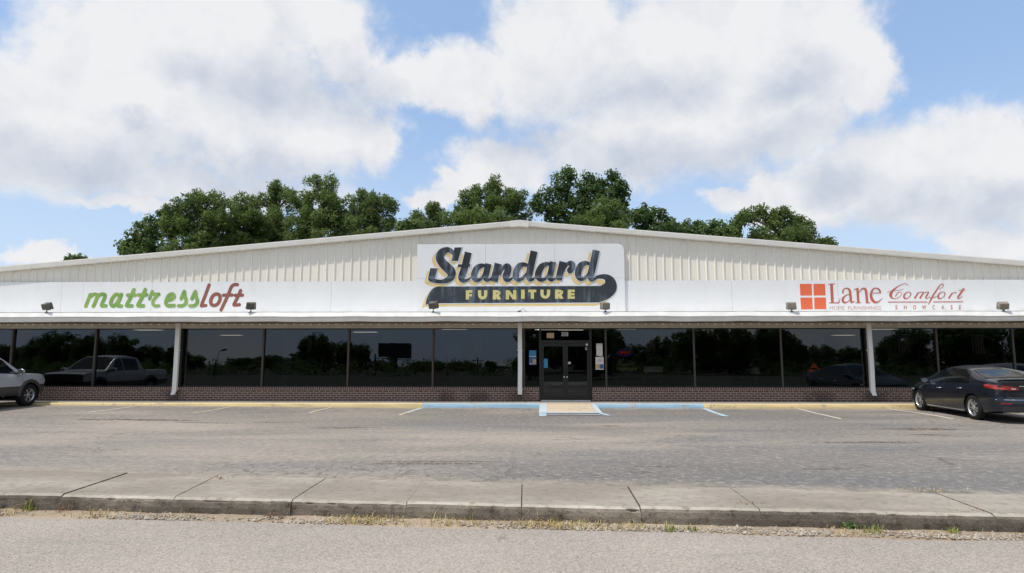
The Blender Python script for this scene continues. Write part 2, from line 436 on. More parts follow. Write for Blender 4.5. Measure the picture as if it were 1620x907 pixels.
def mk_conc(name, c0, c1, dirt, df, face=False):
    m_, t, b = newmat(name); p = pos(t)
    n1 = t.noise(t.scale(p, (.5, 1, 1)), .9, 6, .65); n2 = t.noise(p, 9, 5, .7); n3 = t.noise(p, 60, 3, .7)
    c = t.mix(t.ss(n1, .35, .68), c0, c1)
    c = t.mix(t.m('MULTIPLY', t.ss(n2, .47, .72), df), c, dirt)
    c = t.mix(t.m('MULTIPLY', t.ss(n3, .60, .72), .5), c, (.52, .49, .44))
    c = t.mix(t.m('MULTIPLY', t.ss(n3, .40, .28), .5), c, (.07, .06, .05))
    t.set(b.inputs['Base Color'], c); b.inputs['Roughness'].default_value = .93; b.inputs['Specular IOR Level'].default_value = .25
    bump(t, b, t.m('ADD', n3, n2), .75 if face else .35, .02 if face else .006)
    return m_
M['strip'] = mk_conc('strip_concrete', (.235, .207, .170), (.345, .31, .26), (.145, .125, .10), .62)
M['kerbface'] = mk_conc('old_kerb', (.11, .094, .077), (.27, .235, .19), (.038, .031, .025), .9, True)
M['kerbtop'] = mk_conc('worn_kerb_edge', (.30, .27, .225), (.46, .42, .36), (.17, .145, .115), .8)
M['walk'] = mk_conc('sidewalk_concrete', (.26, .235, .20), (.36, .33, .28), (.20, .17, .14), .5)
M['soil'] = mk_conc('verge_soil', (.27, .21, .145), (.38, .31, .23), (.15, .115, .075), .6)
def mk_paint(name, col, under, wear):
    m_, t, b = newmat(name); p = pos(t)
    n1 = t.noise(p, 5, 6, .7); n2 = t.noise(t.scale(p, (.6, 1, 1)), 1.2, 3)
    f = t.ss(t.m('ADD', n1, t.m('MULTIPLY', t.m('SUBTRACT', n2, .5), .5)), wear, wear + .12)
    c = t.mix(f, col, under)
    c = t.mix(t.m('MULTIPLY', t.noise(p, 18, 4), .3), c, tuple(q * .75 for q in col))
    t.set(b.inputs['Base Color'], c); b.inputs['Roughness'].default_value = .8
    bump(t, b, n1, .3, .006)
    return m_
M['yellow'] = mk_paint('kerb_yellow', (.66, .525, .28), (.40, .345, .26), .56)
M['kblue'] = mk_paint('kerb_blue', (.32, .49, .62), (.40, .39, .36), .53)
M['kbluetop'] = mk_paint('kerb_pale_blue', (.46, .53, .58), (.44, .40, .34), .50)
M['ramp'] = mk_paint('ramp_tan', (.54, .44, .315), (.40, .34, .27), .54)
M['pwhite'] = mk_paint('line_white', (.62, .575, .48), (.27, .245, .215), .57)
M['pyellow'] = mk_paint('line_yellow', (.54, .475, .32), (.27, .245, .215), .54)
M['pblue'] = mk_paint('line_blue', (.38, .51, .60), (.27, .25, .225), .52)
M['land'] = plain('grass_land', (.032, .036, .018), .95, vary=.35, sc=.4)

# ================================================================== the setting
def sm(a): a = np.clip(a, 0, 1); return a * a * (3 - 2 * a)
def lotz(x, y): return .07 * sm((-np.asarray(x) - 2) / 14.0) * sm((np.asarray(y) + 9.5) / 8.0)
def kerbY(x): return -14.66 - .066 * x           # front edge of the concrete strip along the street
def backY(x): return kerbY(x) + np.clip(1.24 - .035 * x, .85, 1.6)
rng = np.random.default_rng(7)

gs = 1800.0
b = MB(); b.add([(-gs, -gs, -.24), (gs, -gs, -.24), (gs, gs, -.24), (-gs, gs, -.24)], [(0, 1, 2, 3)])
tag(b.build('ground', M['land']), kind='structure')
# parking lot, gently fallen
xs = np.linspace(-60, 60, 121); ts = np.linspace(0, 1, 25)
X = np.repeat(xs[None], 25, 0); Y = np.array([backY(xs) + (-1.20 - backY(xs)) * t for t in ts])
und = .012 * (np.sin(X * .7 + Y * .4) + np.sin(X * .33 - Y * .9 + 1)) * sm((-1.6 - Y) / 1.5) * sm((Y - backY(X)) / .8)
Z = lotz(X, Y) + und
X = np.vstack([X[:1], X]); Y = np.vstack([Y[:1], Y]); Z = np.vstack([Z[:1] * 0 - .21, Z])
tag(grid_obj('parking_lot', X, Y, Z, M['lot']), kind='structure')
# street and its rough edge
xs = np.linspace(-70, 70, 281)
e = .05 * np.sin(xs * 1.3) + .035 * np.sin(xs * 3.7 + 1) + .02 * np.sin(xs * 9.1)
ed = kerbY(xs) - .27 + e * .7
rows = [ed, ed - .05, ed - .6, ed - 2, ed - 5, ed - 9.0]
zz = [-.197, -.185, -.182, -.175, -.15, -.20]
X = np.repeat(xs[None], 6, 0); Y = np.array(rows); Z = np.array([np.full_like(xs, q) for q in zz])
tag(grid_obj('street', X[::-1], Y[::-1], Z[::-1], M['street']), kind='structure')
X = np.repeat(xs[None], 4, 0); Y = np.array([kerbY(xs) + .02, kerbY(xs) - .1, ed + .02, ed - .25])
Z = np.array([np.full_like(xs, q) for q in (-.168, -.182, -.193, -.21)]) + .008 * np.sin(X * 5.1 + Y * 9)
tag(grid_obj('verge', X[::-1], Y[::-1], Z[::-1], M['soil']), kind='structure')
# concrete strip cast in panels with open joints
J = [((-60, -8), None), ((38, 748), (-60, 772)), ((195, 752), (102, 783)), ((365, 745), (280, 786)), ((510, 761), (463, 791)), ((669, 763), (643, 796)),
     ((826, 765), (825, 799)), ((992, 769), (1012, 802)), ((1153, 772), (1203, 808)), ((1315, 777), (1383, 810)), ((1485, 783), (1572, 815))]
jx = []
for bk, fr in J[1:]:
    q0, q1 = onZ(*bk, 0), onZ(*fr, 0)
    jx.append((q0[0], q1[0]))
step = 1.45
first, last = jx[0], jx[-1]
jl = [(first[0] - step * k, first[1] - step * k) for k in range(30, 0, -1)] + jx + [(last[0] + step * k, last[1] + step * k) for k in range(1, 30)]
sb = MB(); kf = MB(); kt = MB(); random.seed(3)
for i in range(len(jl) - 1):
    g = .0045 + random.random() * .003
    (b0, f0), (b1, f1) = jl[i], jl[i + 1]
    b0, f0, b1, f1 = b0 + g, f0 + g, b1 - g, f1 - g
    dz = random.uniform(-.006, .006); tl = random.uniform(-.008, .008)
    n = 14
    ring = []
    for k in range(n + 1):
        t = k / n
        xb, xf = b0 + (b1 - b0) * t, f0 + (f1 - f0) * t
        yb, yf = float(backY(xb)) + .03 * math.sin(xb * 2.3) * .4, float(kerbY(xf))
        ch = 0.008 * random.uniform(-1, 1); ce = random.uniform(0, .010) + (random.uniform(.005, .018) if random.random() < .15 else 0)
        xq = (f0 - g + .001) + (f1 - f0 + 2 * g - .002) * t
        z0 = .006 + dz + tl * t
        ym = yf + .055 + random.uniform(-.01, .01); xm = xf + (xb - xf) * .05
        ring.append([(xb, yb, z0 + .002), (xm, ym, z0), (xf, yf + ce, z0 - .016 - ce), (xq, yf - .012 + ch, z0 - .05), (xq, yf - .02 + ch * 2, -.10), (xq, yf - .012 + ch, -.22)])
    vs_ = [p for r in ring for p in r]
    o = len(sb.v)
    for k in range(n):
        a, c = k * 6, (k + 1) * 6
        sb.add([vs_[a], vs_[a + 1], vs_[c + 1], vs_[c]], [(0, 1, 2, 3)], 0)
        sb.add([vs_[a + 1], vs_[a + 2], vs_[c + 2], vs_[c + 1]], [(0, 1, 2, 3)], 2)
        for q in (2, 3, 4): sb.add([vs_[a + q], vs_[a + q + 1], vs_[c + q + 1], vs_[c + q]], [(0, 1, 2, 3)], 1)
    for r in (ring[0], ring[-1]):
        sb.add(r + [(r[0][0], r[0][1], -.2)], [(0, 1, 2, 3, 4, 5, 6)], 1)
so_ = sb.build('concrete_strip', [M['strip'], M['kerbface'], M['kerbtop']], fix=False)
bm_ = bmesh.new(); bm_.from_mesh(so_.data); bmesh.ops.remove_doubles(bm_, verts=bm_.verts, dist=.0004); bmesh.ops.recalc_face_normals(bm_, faces=bm_.faces); bm_.to_mesh(so_.data); bm_.free()
tag(so_, kind='structure')
# dark earth under the joints
b = MB()
for x in np.arange(-50, 50, 2.0):
    b.add([(x, float(kerbY(x)) + .012, -.022), (x + 2, float(kerbY(x + 2)) + .012, -.022), (x + 2, float(backY(x + 2)), -.014), (x, float(backY(x)), -.014), (x, float(kerbY(x)) - .012, -.2), (x + 2, float(kerbY(x + 2)) - .012, -.2)], [(0, 1, 2, 3), (4, 5, 1, 0)])
tag(b.build('joint_bed', plain('joint_earth', (.10, .083, .066), .95, vary=.5, sc=6)), kind='structure')

# sidewalk and painted kerb in front of the shop
b = MB()
for i in range(-16, 16):
    b.box(i * 1.85 + .006, (i + 1) * 1.85 - .006, -1.098, .30, -.2, .14)
tag(b.build('sidewalk', M['walk']), kind='structure')
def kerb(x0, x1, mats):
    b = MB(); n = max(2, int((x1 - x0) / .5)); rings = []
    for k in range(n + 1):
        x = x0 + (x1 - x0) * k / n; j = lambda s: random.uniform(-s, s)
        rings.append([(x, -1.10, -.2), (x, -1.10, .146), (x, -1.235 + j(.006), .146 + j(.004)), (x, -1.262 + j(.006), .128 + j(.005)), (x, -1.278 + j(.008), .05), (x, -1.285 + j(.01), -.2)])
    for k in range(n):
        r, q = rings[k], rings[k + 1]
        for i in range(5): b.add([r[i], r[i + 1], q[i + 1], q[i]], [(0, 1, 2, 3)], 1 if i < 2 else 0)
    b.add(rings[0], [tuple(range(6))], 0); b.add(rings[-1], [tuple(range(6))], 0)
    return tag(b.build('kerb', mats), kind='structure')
KX = [onY(668, 643, -1.27)[0], onY(854, 646, -1.27)[0], onY(943, 646, -1.27)[0], onY(1113, 645, -1.27)[0]]
kerb(-30, KX[0], [M['yellow'], M['yellow']]); kerb(KX[0] + .004, KX[1], [M['kblue'], M['kbluetop']])
kerb(KX[2], KX[3], [M['kblue'], M['kbluetop']]); kerb(KX[3] + .004, 30, [M['yellow'], M['yellow']])
# ramp to the door
rY = onZ(900, 652.5, .004)[1]
b = MB(); xa, xb_ = KX[1] + .01, KX[2] - .01
xa2, xb2 = onZ(866, 652.5, 0)[0], onZ(941, 652.5, 0)[0]
b.prism([(xa + .24, -1.08, .143), (xb_ - .14, -1.08, .143), (xb2, rY, .012), (xa2, rY, .012)], (0, 0, -.2), 0)
b.prism([(xa, -1.08, .147), (xa + .236, -1.08, .147), (xa2 - .004, rY, .016), (xa2 - .26, rY, .016)], (0, 0, -.2), 1)
b.prism([(xb_ - .136, -1.08, .147), (xb_, -1.08, .147), (xb2 + .2, rY, .016), (xb2 + .004, rY, .016)], (0, 0, -.2), 1)
b.prism([(xa2 - .26, rY - .003, .017), (xb2 + .2, rY - .003, .017), (xb2 + .2, rY - .09, .009), (xa2 - .26, rY - .09, .009)], (0, 0, -.1), 1)
tag(b.build('entrance_ramp', [M['ramp'], M['kbluetop']]), kind='structure')
def line(pts, wd, mat, z=.007):
    """a painted line, as a sheet draped over the lot"""
    b = MB(); (x0, y0), (x1, y1) = pts; n = 12
    vs_ = []
    for k in range(n + 1):
        x = x0 + (x1 - x0) * k / n; y = y0 + (y1 - y0) * k / n
        u = .012 * (math.sin(x * .7 + y * .4) + math.sin(x * .33 - y * .9 + 1)) * float(sm((-1.6 - y) / 1.5))
        zz_ = float(lotz(x, y)) + u + z
        vs_ += [(x - wd / 2, y, zz_), (x + wd / 2, y, zz_)]
    b.add(vs_, [(2 * k, 2 * k + 2, 2 * k + 3, 2 * k + 1) for k in range(n)])
    return tag(b.build('parking_line', mat), kind='structure')
line(((-12.9, -1.3), (-12.94, -3.8)), .10, M['pwhite']); line(((-9.72, -1.3), (-9.85, -3.7)), .09, M['pyellow'])
line(((-6.47, -1.3), (-6.45, -3.5)), .09, M['pyellow']); line(((-3.50, -1.3), (-3.66, -3.9)), .09, M['pyellow'])
line(((-3.40, -1.3), (-3.54, -3.2)), .09, M['pblue']); line(((5.89, -1.3), (5.73, -4.1)), .17, M['pblue'])
line(((8.93, -1.3), (8.7, -4.6)), .09, M['pwhite']); line(((11.9, -1.3), (11.75, -4.6)), .10, M['pwhite'])
line(((-16.0, -1.3), (-16.05, -3.6)), .09, M['pyellow']); line(((15.0, -1.3), (14.9, -4.6)), .10, M['pwhite'])
line(((xa2 - .15, rY - .1), (xa2 - .17, -3.75)), .22, M['pblue'], .009); line(((xb2 + .12, rY - .1), (xb2 + .30, -3.7)), .15, M['pblue'], .009)
for yy in (-3.15, -3.68):
    b = MB(); b.add([(xa2 - .05, yy, .022), (xb2 + .06, yy, .022), (xb2 + .06, yy + .10, .022), (xa2 - .05, yy + .10, .022)], [(0, 1, 2, 3)])
    tag(b.build('ramp_line', M['pblue']), kind='structure')

# ================================================================== the store
XL, XR = -27.0, 27.0
AP = -0.19
def rakez(x): return 6.58 - .0853 * abs(x - AP)
store = empty('store_building', (0, 0, .14))
tag(store, 'long low furniture store with cream ribbed gable, white sign band and dark show windows', 'store')
def part(mb, name, mats, parent=None, smooth=False, fix=True):
    o = mb.build(name, mats, None, smooth, fix)
    pr = parent or store
    o.parent = pr
    # children keep world placement although the parent has an offset
    bpy_loc = Vector((0, 0, 0)); q = pr
    while q is not None: bpy_loc += q.location; q = q.parent
    o.location = -bpy_loc
    return o
# gable siding: ribs every 0.305 m with two small swages in each flat
sd = MB(); prof = []
x = XL
while x < XR:
    prof += [(x, 0), (x + .105, 0), (x + .112, -.004), (x + .122, -.004), (x + .129, 0), (x + .170, 0), (x + .177, -.004), (x + .187, -.004), (x + .194, 0),
             (x + .238, 0), (x + .249, -.034), (x + .282, -.034), (x + .293, 0)]
    x += .305
vs_ = []
for (px, pd) in prof: vs_ += [(px, pd - .0, 4.30), (px, pd, rakez(px) - .08)]
sd.add(vs_, [(2 * i, 2 * i + 2, 2 * i + 3, 2 * i + 1) for i in range(len(prof) - 1)])
part(sd, 'gable_siding', M['siding'], fix=False)
# rake trim, two runs, and ridge cap
for s in (-1, 1):
    b = MB(); xe = XL - .2 if s < 0 else XR + .2
    prf = [(-.02, 0), (-.21, 0), (-.215, -.03), (-.205, -.165), (-.17, -.19), (-.12, -.185), (-.05, -.175), (-.02, -.175)]
    r0 = [(AP, y, 6.58 + z) for y, z in prf]; r1 = [(xe, y, rakez(xe) + z) for y, z in prf]
    b.loft([r0, r1]); part(b, 'rake_trim', M['trim'])
b = MB()
prf = lambda x, dz: [(x, -.01, rakez(x) + dz), (x, -.232, rakez(x) + dz), (x, -.235, rakez(x) - .215 + dz * .3), (x, -.01, rakez(x) - .215)]
b.loft([prf(AP - .33, .012), prf(AP - .05, .016), prf(AP + .05, .016), prf(AP + .33, .012)])
part(b, 'ridge_cap', M['trim'])
for s in (-1, 1):
    b = MB(); xe = XL - .3 if s < 0 else XR + .3
    b.prism([(AP, -.015, 6.57), (xe, -.015, rakez(xe) - .01), (xe, -.015, rakez(xe) - .08), (AP, -.015, 6.50)], (0, 30, 0))
    part(b, 'roof', M['roofm'])
b = MB(); b.box(XL, XR, 28.0, 28.2, 0, 4.3); b.box(XL, XL + .2, .3, 28, 0, 4.3); b.box(XR - .2, XR, .3, 28, 0, 4.3)
part(b, 'outer_wall', M['siding'])
# white band of flat panels
b = MB(); seams = [XL] + [onY(px, 470, -.06)[0] for px in (97, 131, 240, 524, 659, 988, 1158, 1326, 1494)] + [XR]
seams = sorted(seams)
for i in range(len(seams) - 1): b.box(seams[i] + .003, seams[i + 1] - .003, -.062, .0 - .036, 3.24, 4.40)
part(b, 'sign_band', M['white'])
M['edge'] = plain('shadow_line_grey', (.22, .21, .19), .6)
# canopy: roof, gutter lip, soffit with open corrugation ends, beam
b = MB(); b.prism([(XL, -1.13, 3.195), (XL, -.064, 3.27), (XL, -.064, 3.235), (XL, -1.13, 3.16)], (XR - XL, 0, 0)); part(b, 'canopy_roof', M['gutter'])
b = MB(); prf = [(-1.12, 3.205), (-1.14, 3.20), (-1.192, 3.06), (-1.188, 3.045), (-1.15, 3.024), (-1.125, 2.94), (-1.10, 2.89), (-1.07, 2.885), (-1.07, 2.90), (-1.11, 3.15)]
gx = [XL - .1, -13.9, -6.2, -.1, 5.2, 11.6, XR + .1]
for i in range(len(gx) - 1):
    n = 16; rings = []
    for k in range(n + 1):
        x = gx[i] + .002 + (gx[i + 1] - gx[i] - .004) * k / n
        d = .007 * math.sin(x * 1.9) + .005 * math.sin(x * 4.3 + 1)
        rings.append([(x, y + d * .4 - (.004 if i % 2 else 0), z + d) for y, z in prf])
    b.loft(rings)
gt_ = part(b, 'gutter', M['gutter'])
b = MB(); b.box(XL, XR, -1.135, -1.12, 3.207, 3.222); part(b, 'gutter_shadow_line', M['edge'], gt_)  # dark grey strip standing in for the shadow line above the gutter lip
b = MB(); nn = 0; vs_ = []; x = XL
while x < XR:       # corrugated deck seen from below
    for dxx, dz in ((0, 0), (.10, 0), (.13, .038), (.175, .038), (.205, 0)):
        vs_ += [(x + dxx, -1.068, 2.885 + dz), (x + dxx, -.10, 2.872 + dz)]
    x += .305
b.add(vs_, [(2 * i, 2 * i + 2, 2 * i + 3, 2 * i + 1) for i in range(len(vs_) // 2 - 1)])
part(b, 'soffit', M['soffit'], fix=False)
b = MB(); b.box(XL, XR, -.165, -.03, 2.71, 2.866)
b.box(XL, XR, -.175, -.168, 2.70, 2.745)
part(b, 'beam', M['beam'])
# white blocks over the beam standing in for sunlight leaking through the deck
M['clip'] = plain('light_leak_white', (.85, .85, .83), .5, vary=.04)
cx_ = sorted([XL + .152 + .305 * k for k in range(int((XR - XL) / .305)) if abs(XL + .152 + .305 * k) < 20.5], key=abs)
rest = MB()
for k, x in enumerate(cx_):
    b = MB() if k < 100 else rest; t = random.uniform(-.012, .012)
    b.prism([(x - .046, -.205, 2.868), (x + .042, -.205, 2.868), (x + .024 + t, -.205, 2.822), (x - .020 + t, -.205, 2.822)], (0, .03, 0))
    if k < 100: part(b, 'deck_light_leak', M['clip'])
tag(part(rest, 'deck_light_leak', M['clip']), kind='stuff')
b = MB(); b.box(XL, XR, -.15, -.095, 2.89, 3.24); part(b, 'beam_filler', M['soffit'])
# brick knee wall, both sides of the door
DL, DR = onY(853, 590, -.05)[0], onY(936.5, 590, -.05)[0]
for (x0, x1) in ((XL, DL), (DR, XR)):
    b = MB(); b.box(x0, x1, -.10, .12, .10, .522); o = part(b, 'brick_wall', M['brick'])
    b = MB(); b.box(x0, x1, -.112, .12, .5245, .622); part(b, 'sill_course', M['soldier'])
# mullions and panes
mxs = [onY(px, 565, -.02)[0] for px in (18, 150, 286, 416, 551, 685, 829)] + [DL, DR] + [onY(px, 565, -.02)[0] for px in (958.5, 1098, 1236, 1371, 1483, 1604)]
mxs = [mxs[0] - 3.1, ] + mxs + [mxs[-1] + 3.1, ]
for i, xm in enumerate(mxs):
    if abs(xm - DL) < .01 or abs(xm - DR) < .01: continue
    b = MB(); wd = .032
    b.box(xm - wd, xm + wd, -.055, .045, .622, 2.712); part(b, 'mullion', M['mull'])
b = MB()
for (x0, x1) in ((XL, DL), (DR, XR)):
    for (za_, zb_) in ((.624, .662), (2.67, 2.709)):
        b = MB(); b.box(x0, x1, -.04, .04, za_, zb_); part(b, 'window_frame', M['bronze'])
for i in range(len(mxs) - 1):
    if abs(mxs[i] - DL) < .01: continue
    b = MB(); x0, x1 = mxs[i] + .03, mxs[i + 1] - .03
    xm_ = (x0 + x1) / 2; gy = lambda x, z: -.0105 * (x - xm_) + .008 * (z - 1.65) + random.uniform(-.0015, .0015)
    b.add([(x0, gy(x0, .65), .65), (x1, gy(x1, .65), .65), (x1, gy(x1, 2.69), 2.69), (x0, gy(x0, 2.69), 2.69)], [(0, 1, 2, 3)])
    part(b, 'window_pane', M['glass'], fix=False)
# double door in dark bronze
b = MB()
b.box(DL, DL + .075, -.075, .06, .14, 2.71); b.box(DR - .075, DR, -.075, .06, .14, 2.71)
b.box(DL + .077, DR - .077, -.07, .055, 2.17, 2.275); b.box(DL + .077, DR - .077, -.07, .055, 2.655, 2.709)
fr = part(b, 'door_frame', M['bronze'])
b = MB(); b.add([(DL + .07, 0, 2.27), (DR - .07, 0, 2.27), (DR - .07, 0, 2.66), (DL + .07, 0, 2.66)], [(0, 1, 2, 3)]); part(b, 'transom_pane', M['glass'], fix=False)
b = MB(); b.box(DL + .06, DR - .06, -.11, .06, .138, .178); part(b, 'threshold', M['alu'])
dm = (DL + DR) / 2
for (x0, x1, hx) in ((DL + .08, dm - .004, dm - .05), (dm + .004, DR - .08, dm + .05)):
    b = MB(); y0, y1 = -.045, .0
    b.box(x0, x0 + .085, y0, y1, .185, 2.165); b.box(x1 - .085, x1, y0, y1, .185, 2.165)
    b.box(x0 + .087, x1 - .087, y0 + .002, y1, .185, .315); b.box(x0 + .087, x1 - .087, y0 + .002, y1, 2.06, 2.163)
    d = part(b, 'door', M['bronze'])
    b = MB(); b.add([(x0 + .08, -.02, .31), (x1 - .08, -.02, .31), (x1 - .08, -.02, 2.07), (x0 + .08, -.02, 2.07)], [(0, 1, 2, 3)]); part(b, 'door_pane', M['glass'], d, fix=False)
    b = MB(); b.tube([(hx, -.05, 1.02), (hx, -.10, 1.04), (hx, -.10, 1.30), (hx, -.05, 1.32)], .011); part(b, 'door_pull', M['bronze'], d, True)
    b = MB(); b.tube([(hx, -.046, .985), (hx, -.056, .985)], .024, 12); part(b, 'lock', M['alu'], d)
    b = MB(); b.box((x0 + x1) / 2 - .012, (x0 + x1) / 2 + .012, .05, .06, 1.7, 2.2); part(b, 'door_cord', M['grey_p'], d)
# downspouts
for xm, lab in ((onY(281, 570, -.14)[0], 0), (onY(822.5, 570, -.14)[0], 1), (onY(1375.5, 570, -.14)[0], 2)):
    b = MB(); hw, y0, y1 = .075, -.262, -.168
    def ring(x, y, z, a=0):
        c, s_ = math.cos(a), math.sin(a)
        return [(x - hw, y + q[0] * c - q[1] * s_, z + q[0] * s_ + q[1] * c) for q in ((-.047, 0), (.047, 0))] + [(x + hw, y + q[0] * c - q[1] * s_, z + q[0] * s_ + q[1] * c) for q in ((.047, 0), (-.047, 0))]
    yc = -.218
    rings = [ring(xm, yc, 2.92), ring(xm, yc, 2.5), ring(xm + .008, yc - .004, 1.4), ring(xm, yc, .62), ring(xm, yc - .01, .50, .1)]
    if lab != 1: rings += [ring(xm, yc - .035, .44, .6), ring(xm + .0, yc - .10, .405, .95)]
    else: rings += [ring(xm, yc - .01, .385, .0)]
    b.loft(rings)
    dp = part(b, 'downspout', M['down'])
    for (ya_, yb_, za_, zb_) in ((-.172, -.160, 1.9, 1.93), (-.119, -.105, .56, .585)):
        b = MB(); b.box(xm - .1, xm + .1, ya_, yb_, za_, zb_); part(b, 'pipe_strap', M['down'], dp)
# inside of the shop
b = MB()
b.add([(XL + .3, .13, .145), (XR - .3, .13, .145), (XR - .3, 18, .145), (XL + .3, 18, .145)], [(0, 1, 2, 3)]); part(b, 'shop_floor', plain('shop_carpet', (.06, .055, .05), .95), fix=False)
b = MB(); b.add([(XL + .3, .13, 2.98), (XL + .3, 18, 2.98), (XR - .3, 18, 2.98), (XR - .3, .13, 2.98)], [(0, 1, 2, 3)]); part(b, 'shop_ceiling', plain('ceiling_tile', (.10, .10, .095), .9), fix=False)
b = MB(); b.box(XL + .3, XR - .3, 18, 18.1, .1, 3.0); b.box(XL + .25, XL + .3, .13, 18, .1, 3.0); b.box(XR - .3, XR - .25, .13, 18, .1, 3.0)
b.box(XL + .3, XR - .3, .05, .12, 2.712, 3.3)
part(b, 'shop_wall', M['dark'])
for xc in (-9.2, 3.4):
    b = MB(); b.box(xc - .12, xc + .12, 1.6, 1.9, .15, 2.97); part(b, 'shop_pillar', plain('shop_pillar', (.10, .095, .09), .8))
lm, t, bb = newmat('ceiling_lamp'); bb.inputs['Base Color'].default_value = (.5, .5, .48, 1)
bb.inputs['Emission Color'].default_value = (1, .88, .72, 1); bb.inputs['Emission Strength'].default_value = 1.5
# ceiling lamps seen through the glass
for (px, py, yy) in ((235, 521.5, 2.5), (366, 530, 4.8), (425, 539, 7.0), (578, 525, 3.2), (602, 533, 5.4), (718, 520.3, 1.8), (903, 521.5, 2.2), (987, 519.8, 1.8), (1334, 530, 4.8), (1265, 541, 8.0), (1397, 520, 2.0), (866, 521, 2.0)):
    q = onY(px, py, yy); f = (2.965 - CAM[2]) / (q[2] - CAM[2]); xx, yy2 = q[0] * f, CAM[1] + (yy - CAM[1]) * f
    if yy2 > 17: continue
    lamp_ = empty('ceiling_light', (0, 0, 0))
    b = MB(); b.box(xx - .62, xx + .62, yy2 - .31, yy2 + .31, 2.945, 2.976); part(b, 'ceiling_light', M['alu'])
    fx = store.children[-1]
    b = MB(); b.box(xx - .58, xx + .58, yy2 - .27, yy2 + .27, 2.936, 2.943); part(b, 'diffuser', lm, fx)
    bpy.data.objects.remove(lamp_)

# ================================================================== signs and lettering
def paint_sign(name, c0, c1, rough=.4, fade=None, seam=None):
    m_, t, b = newmat(name); p = pos(t)
    n = t.noise(p, 2.6, 4, .6)
    c = t.mix(t.ss(n, .35, .65), c0, c1)
    if fade:
        n1 = t.noise(t.scale(p, (1, 1, .10)), 5.5, 5, .65); n2 = t.noise(p, 1.1, 3)
        f = t.m('MULTIPLY', t.ss(n1, .42, .72), t.ss(n2, .38, .60))
        x, y, z = t.xyz(p)
        if seam is not None:      # the washed-out row just above the board joint
            f = t.m('MAXIMUM', f, t.m('MULTIPLY', t.ss(t.m('SUBTRACT', z, seam), .17, .0), t.m('MULTIPLY', t.m('GREATER_THAN', z, seam), t.ss(n2, .3, .6, .15, .75))))
        c = t.mix(t.m('MULTIPLY', f, .85), c, fade)
    t.set(b.inputs['Base Color'], c); b.inputs['Roughness'].default_value = rough
    return m_
SEAM = onY(820, 440.3, -.14)[2]
M['s_black'] = paint_sign('sign_black', (.010, .014, .019), (.016, .021, .028), .45, (.22, .29, .36), SEAM)
M['s_banner'] = paint_sign('banner_black', (.016, .022, .028), (.026, .034, .041), .45, (.15, .20, .24))
M['s_gold'] = paint_sign('sign_gold', (.66, .50, .19), (.69, .53, .29), .5)
M['s_letter'] = paint_sign('letter_gold', (.50, .46, .17), (.56, .50, .22), .5)
M['s_green'] = paint_sign('letter_green', (.155, .30, .065), (.24, .37, .085), .5)
M['s_brown'] = paint_sign('letter_brown', (.22, .085, .060), (.27, .085, .065), .5)
M['s_orange'] = paint_sign('square_orange', (.72, .125, .05), (.68, .14, .06), .5)
M['s_red'] = paint_sign('letter_red', (.47, .11, .075), (.42, .12, .085), .5)
M['s_pale'] = paint_sign('letter_pale_red', (.48, .22, .19), (.46, .24, .22), .5)

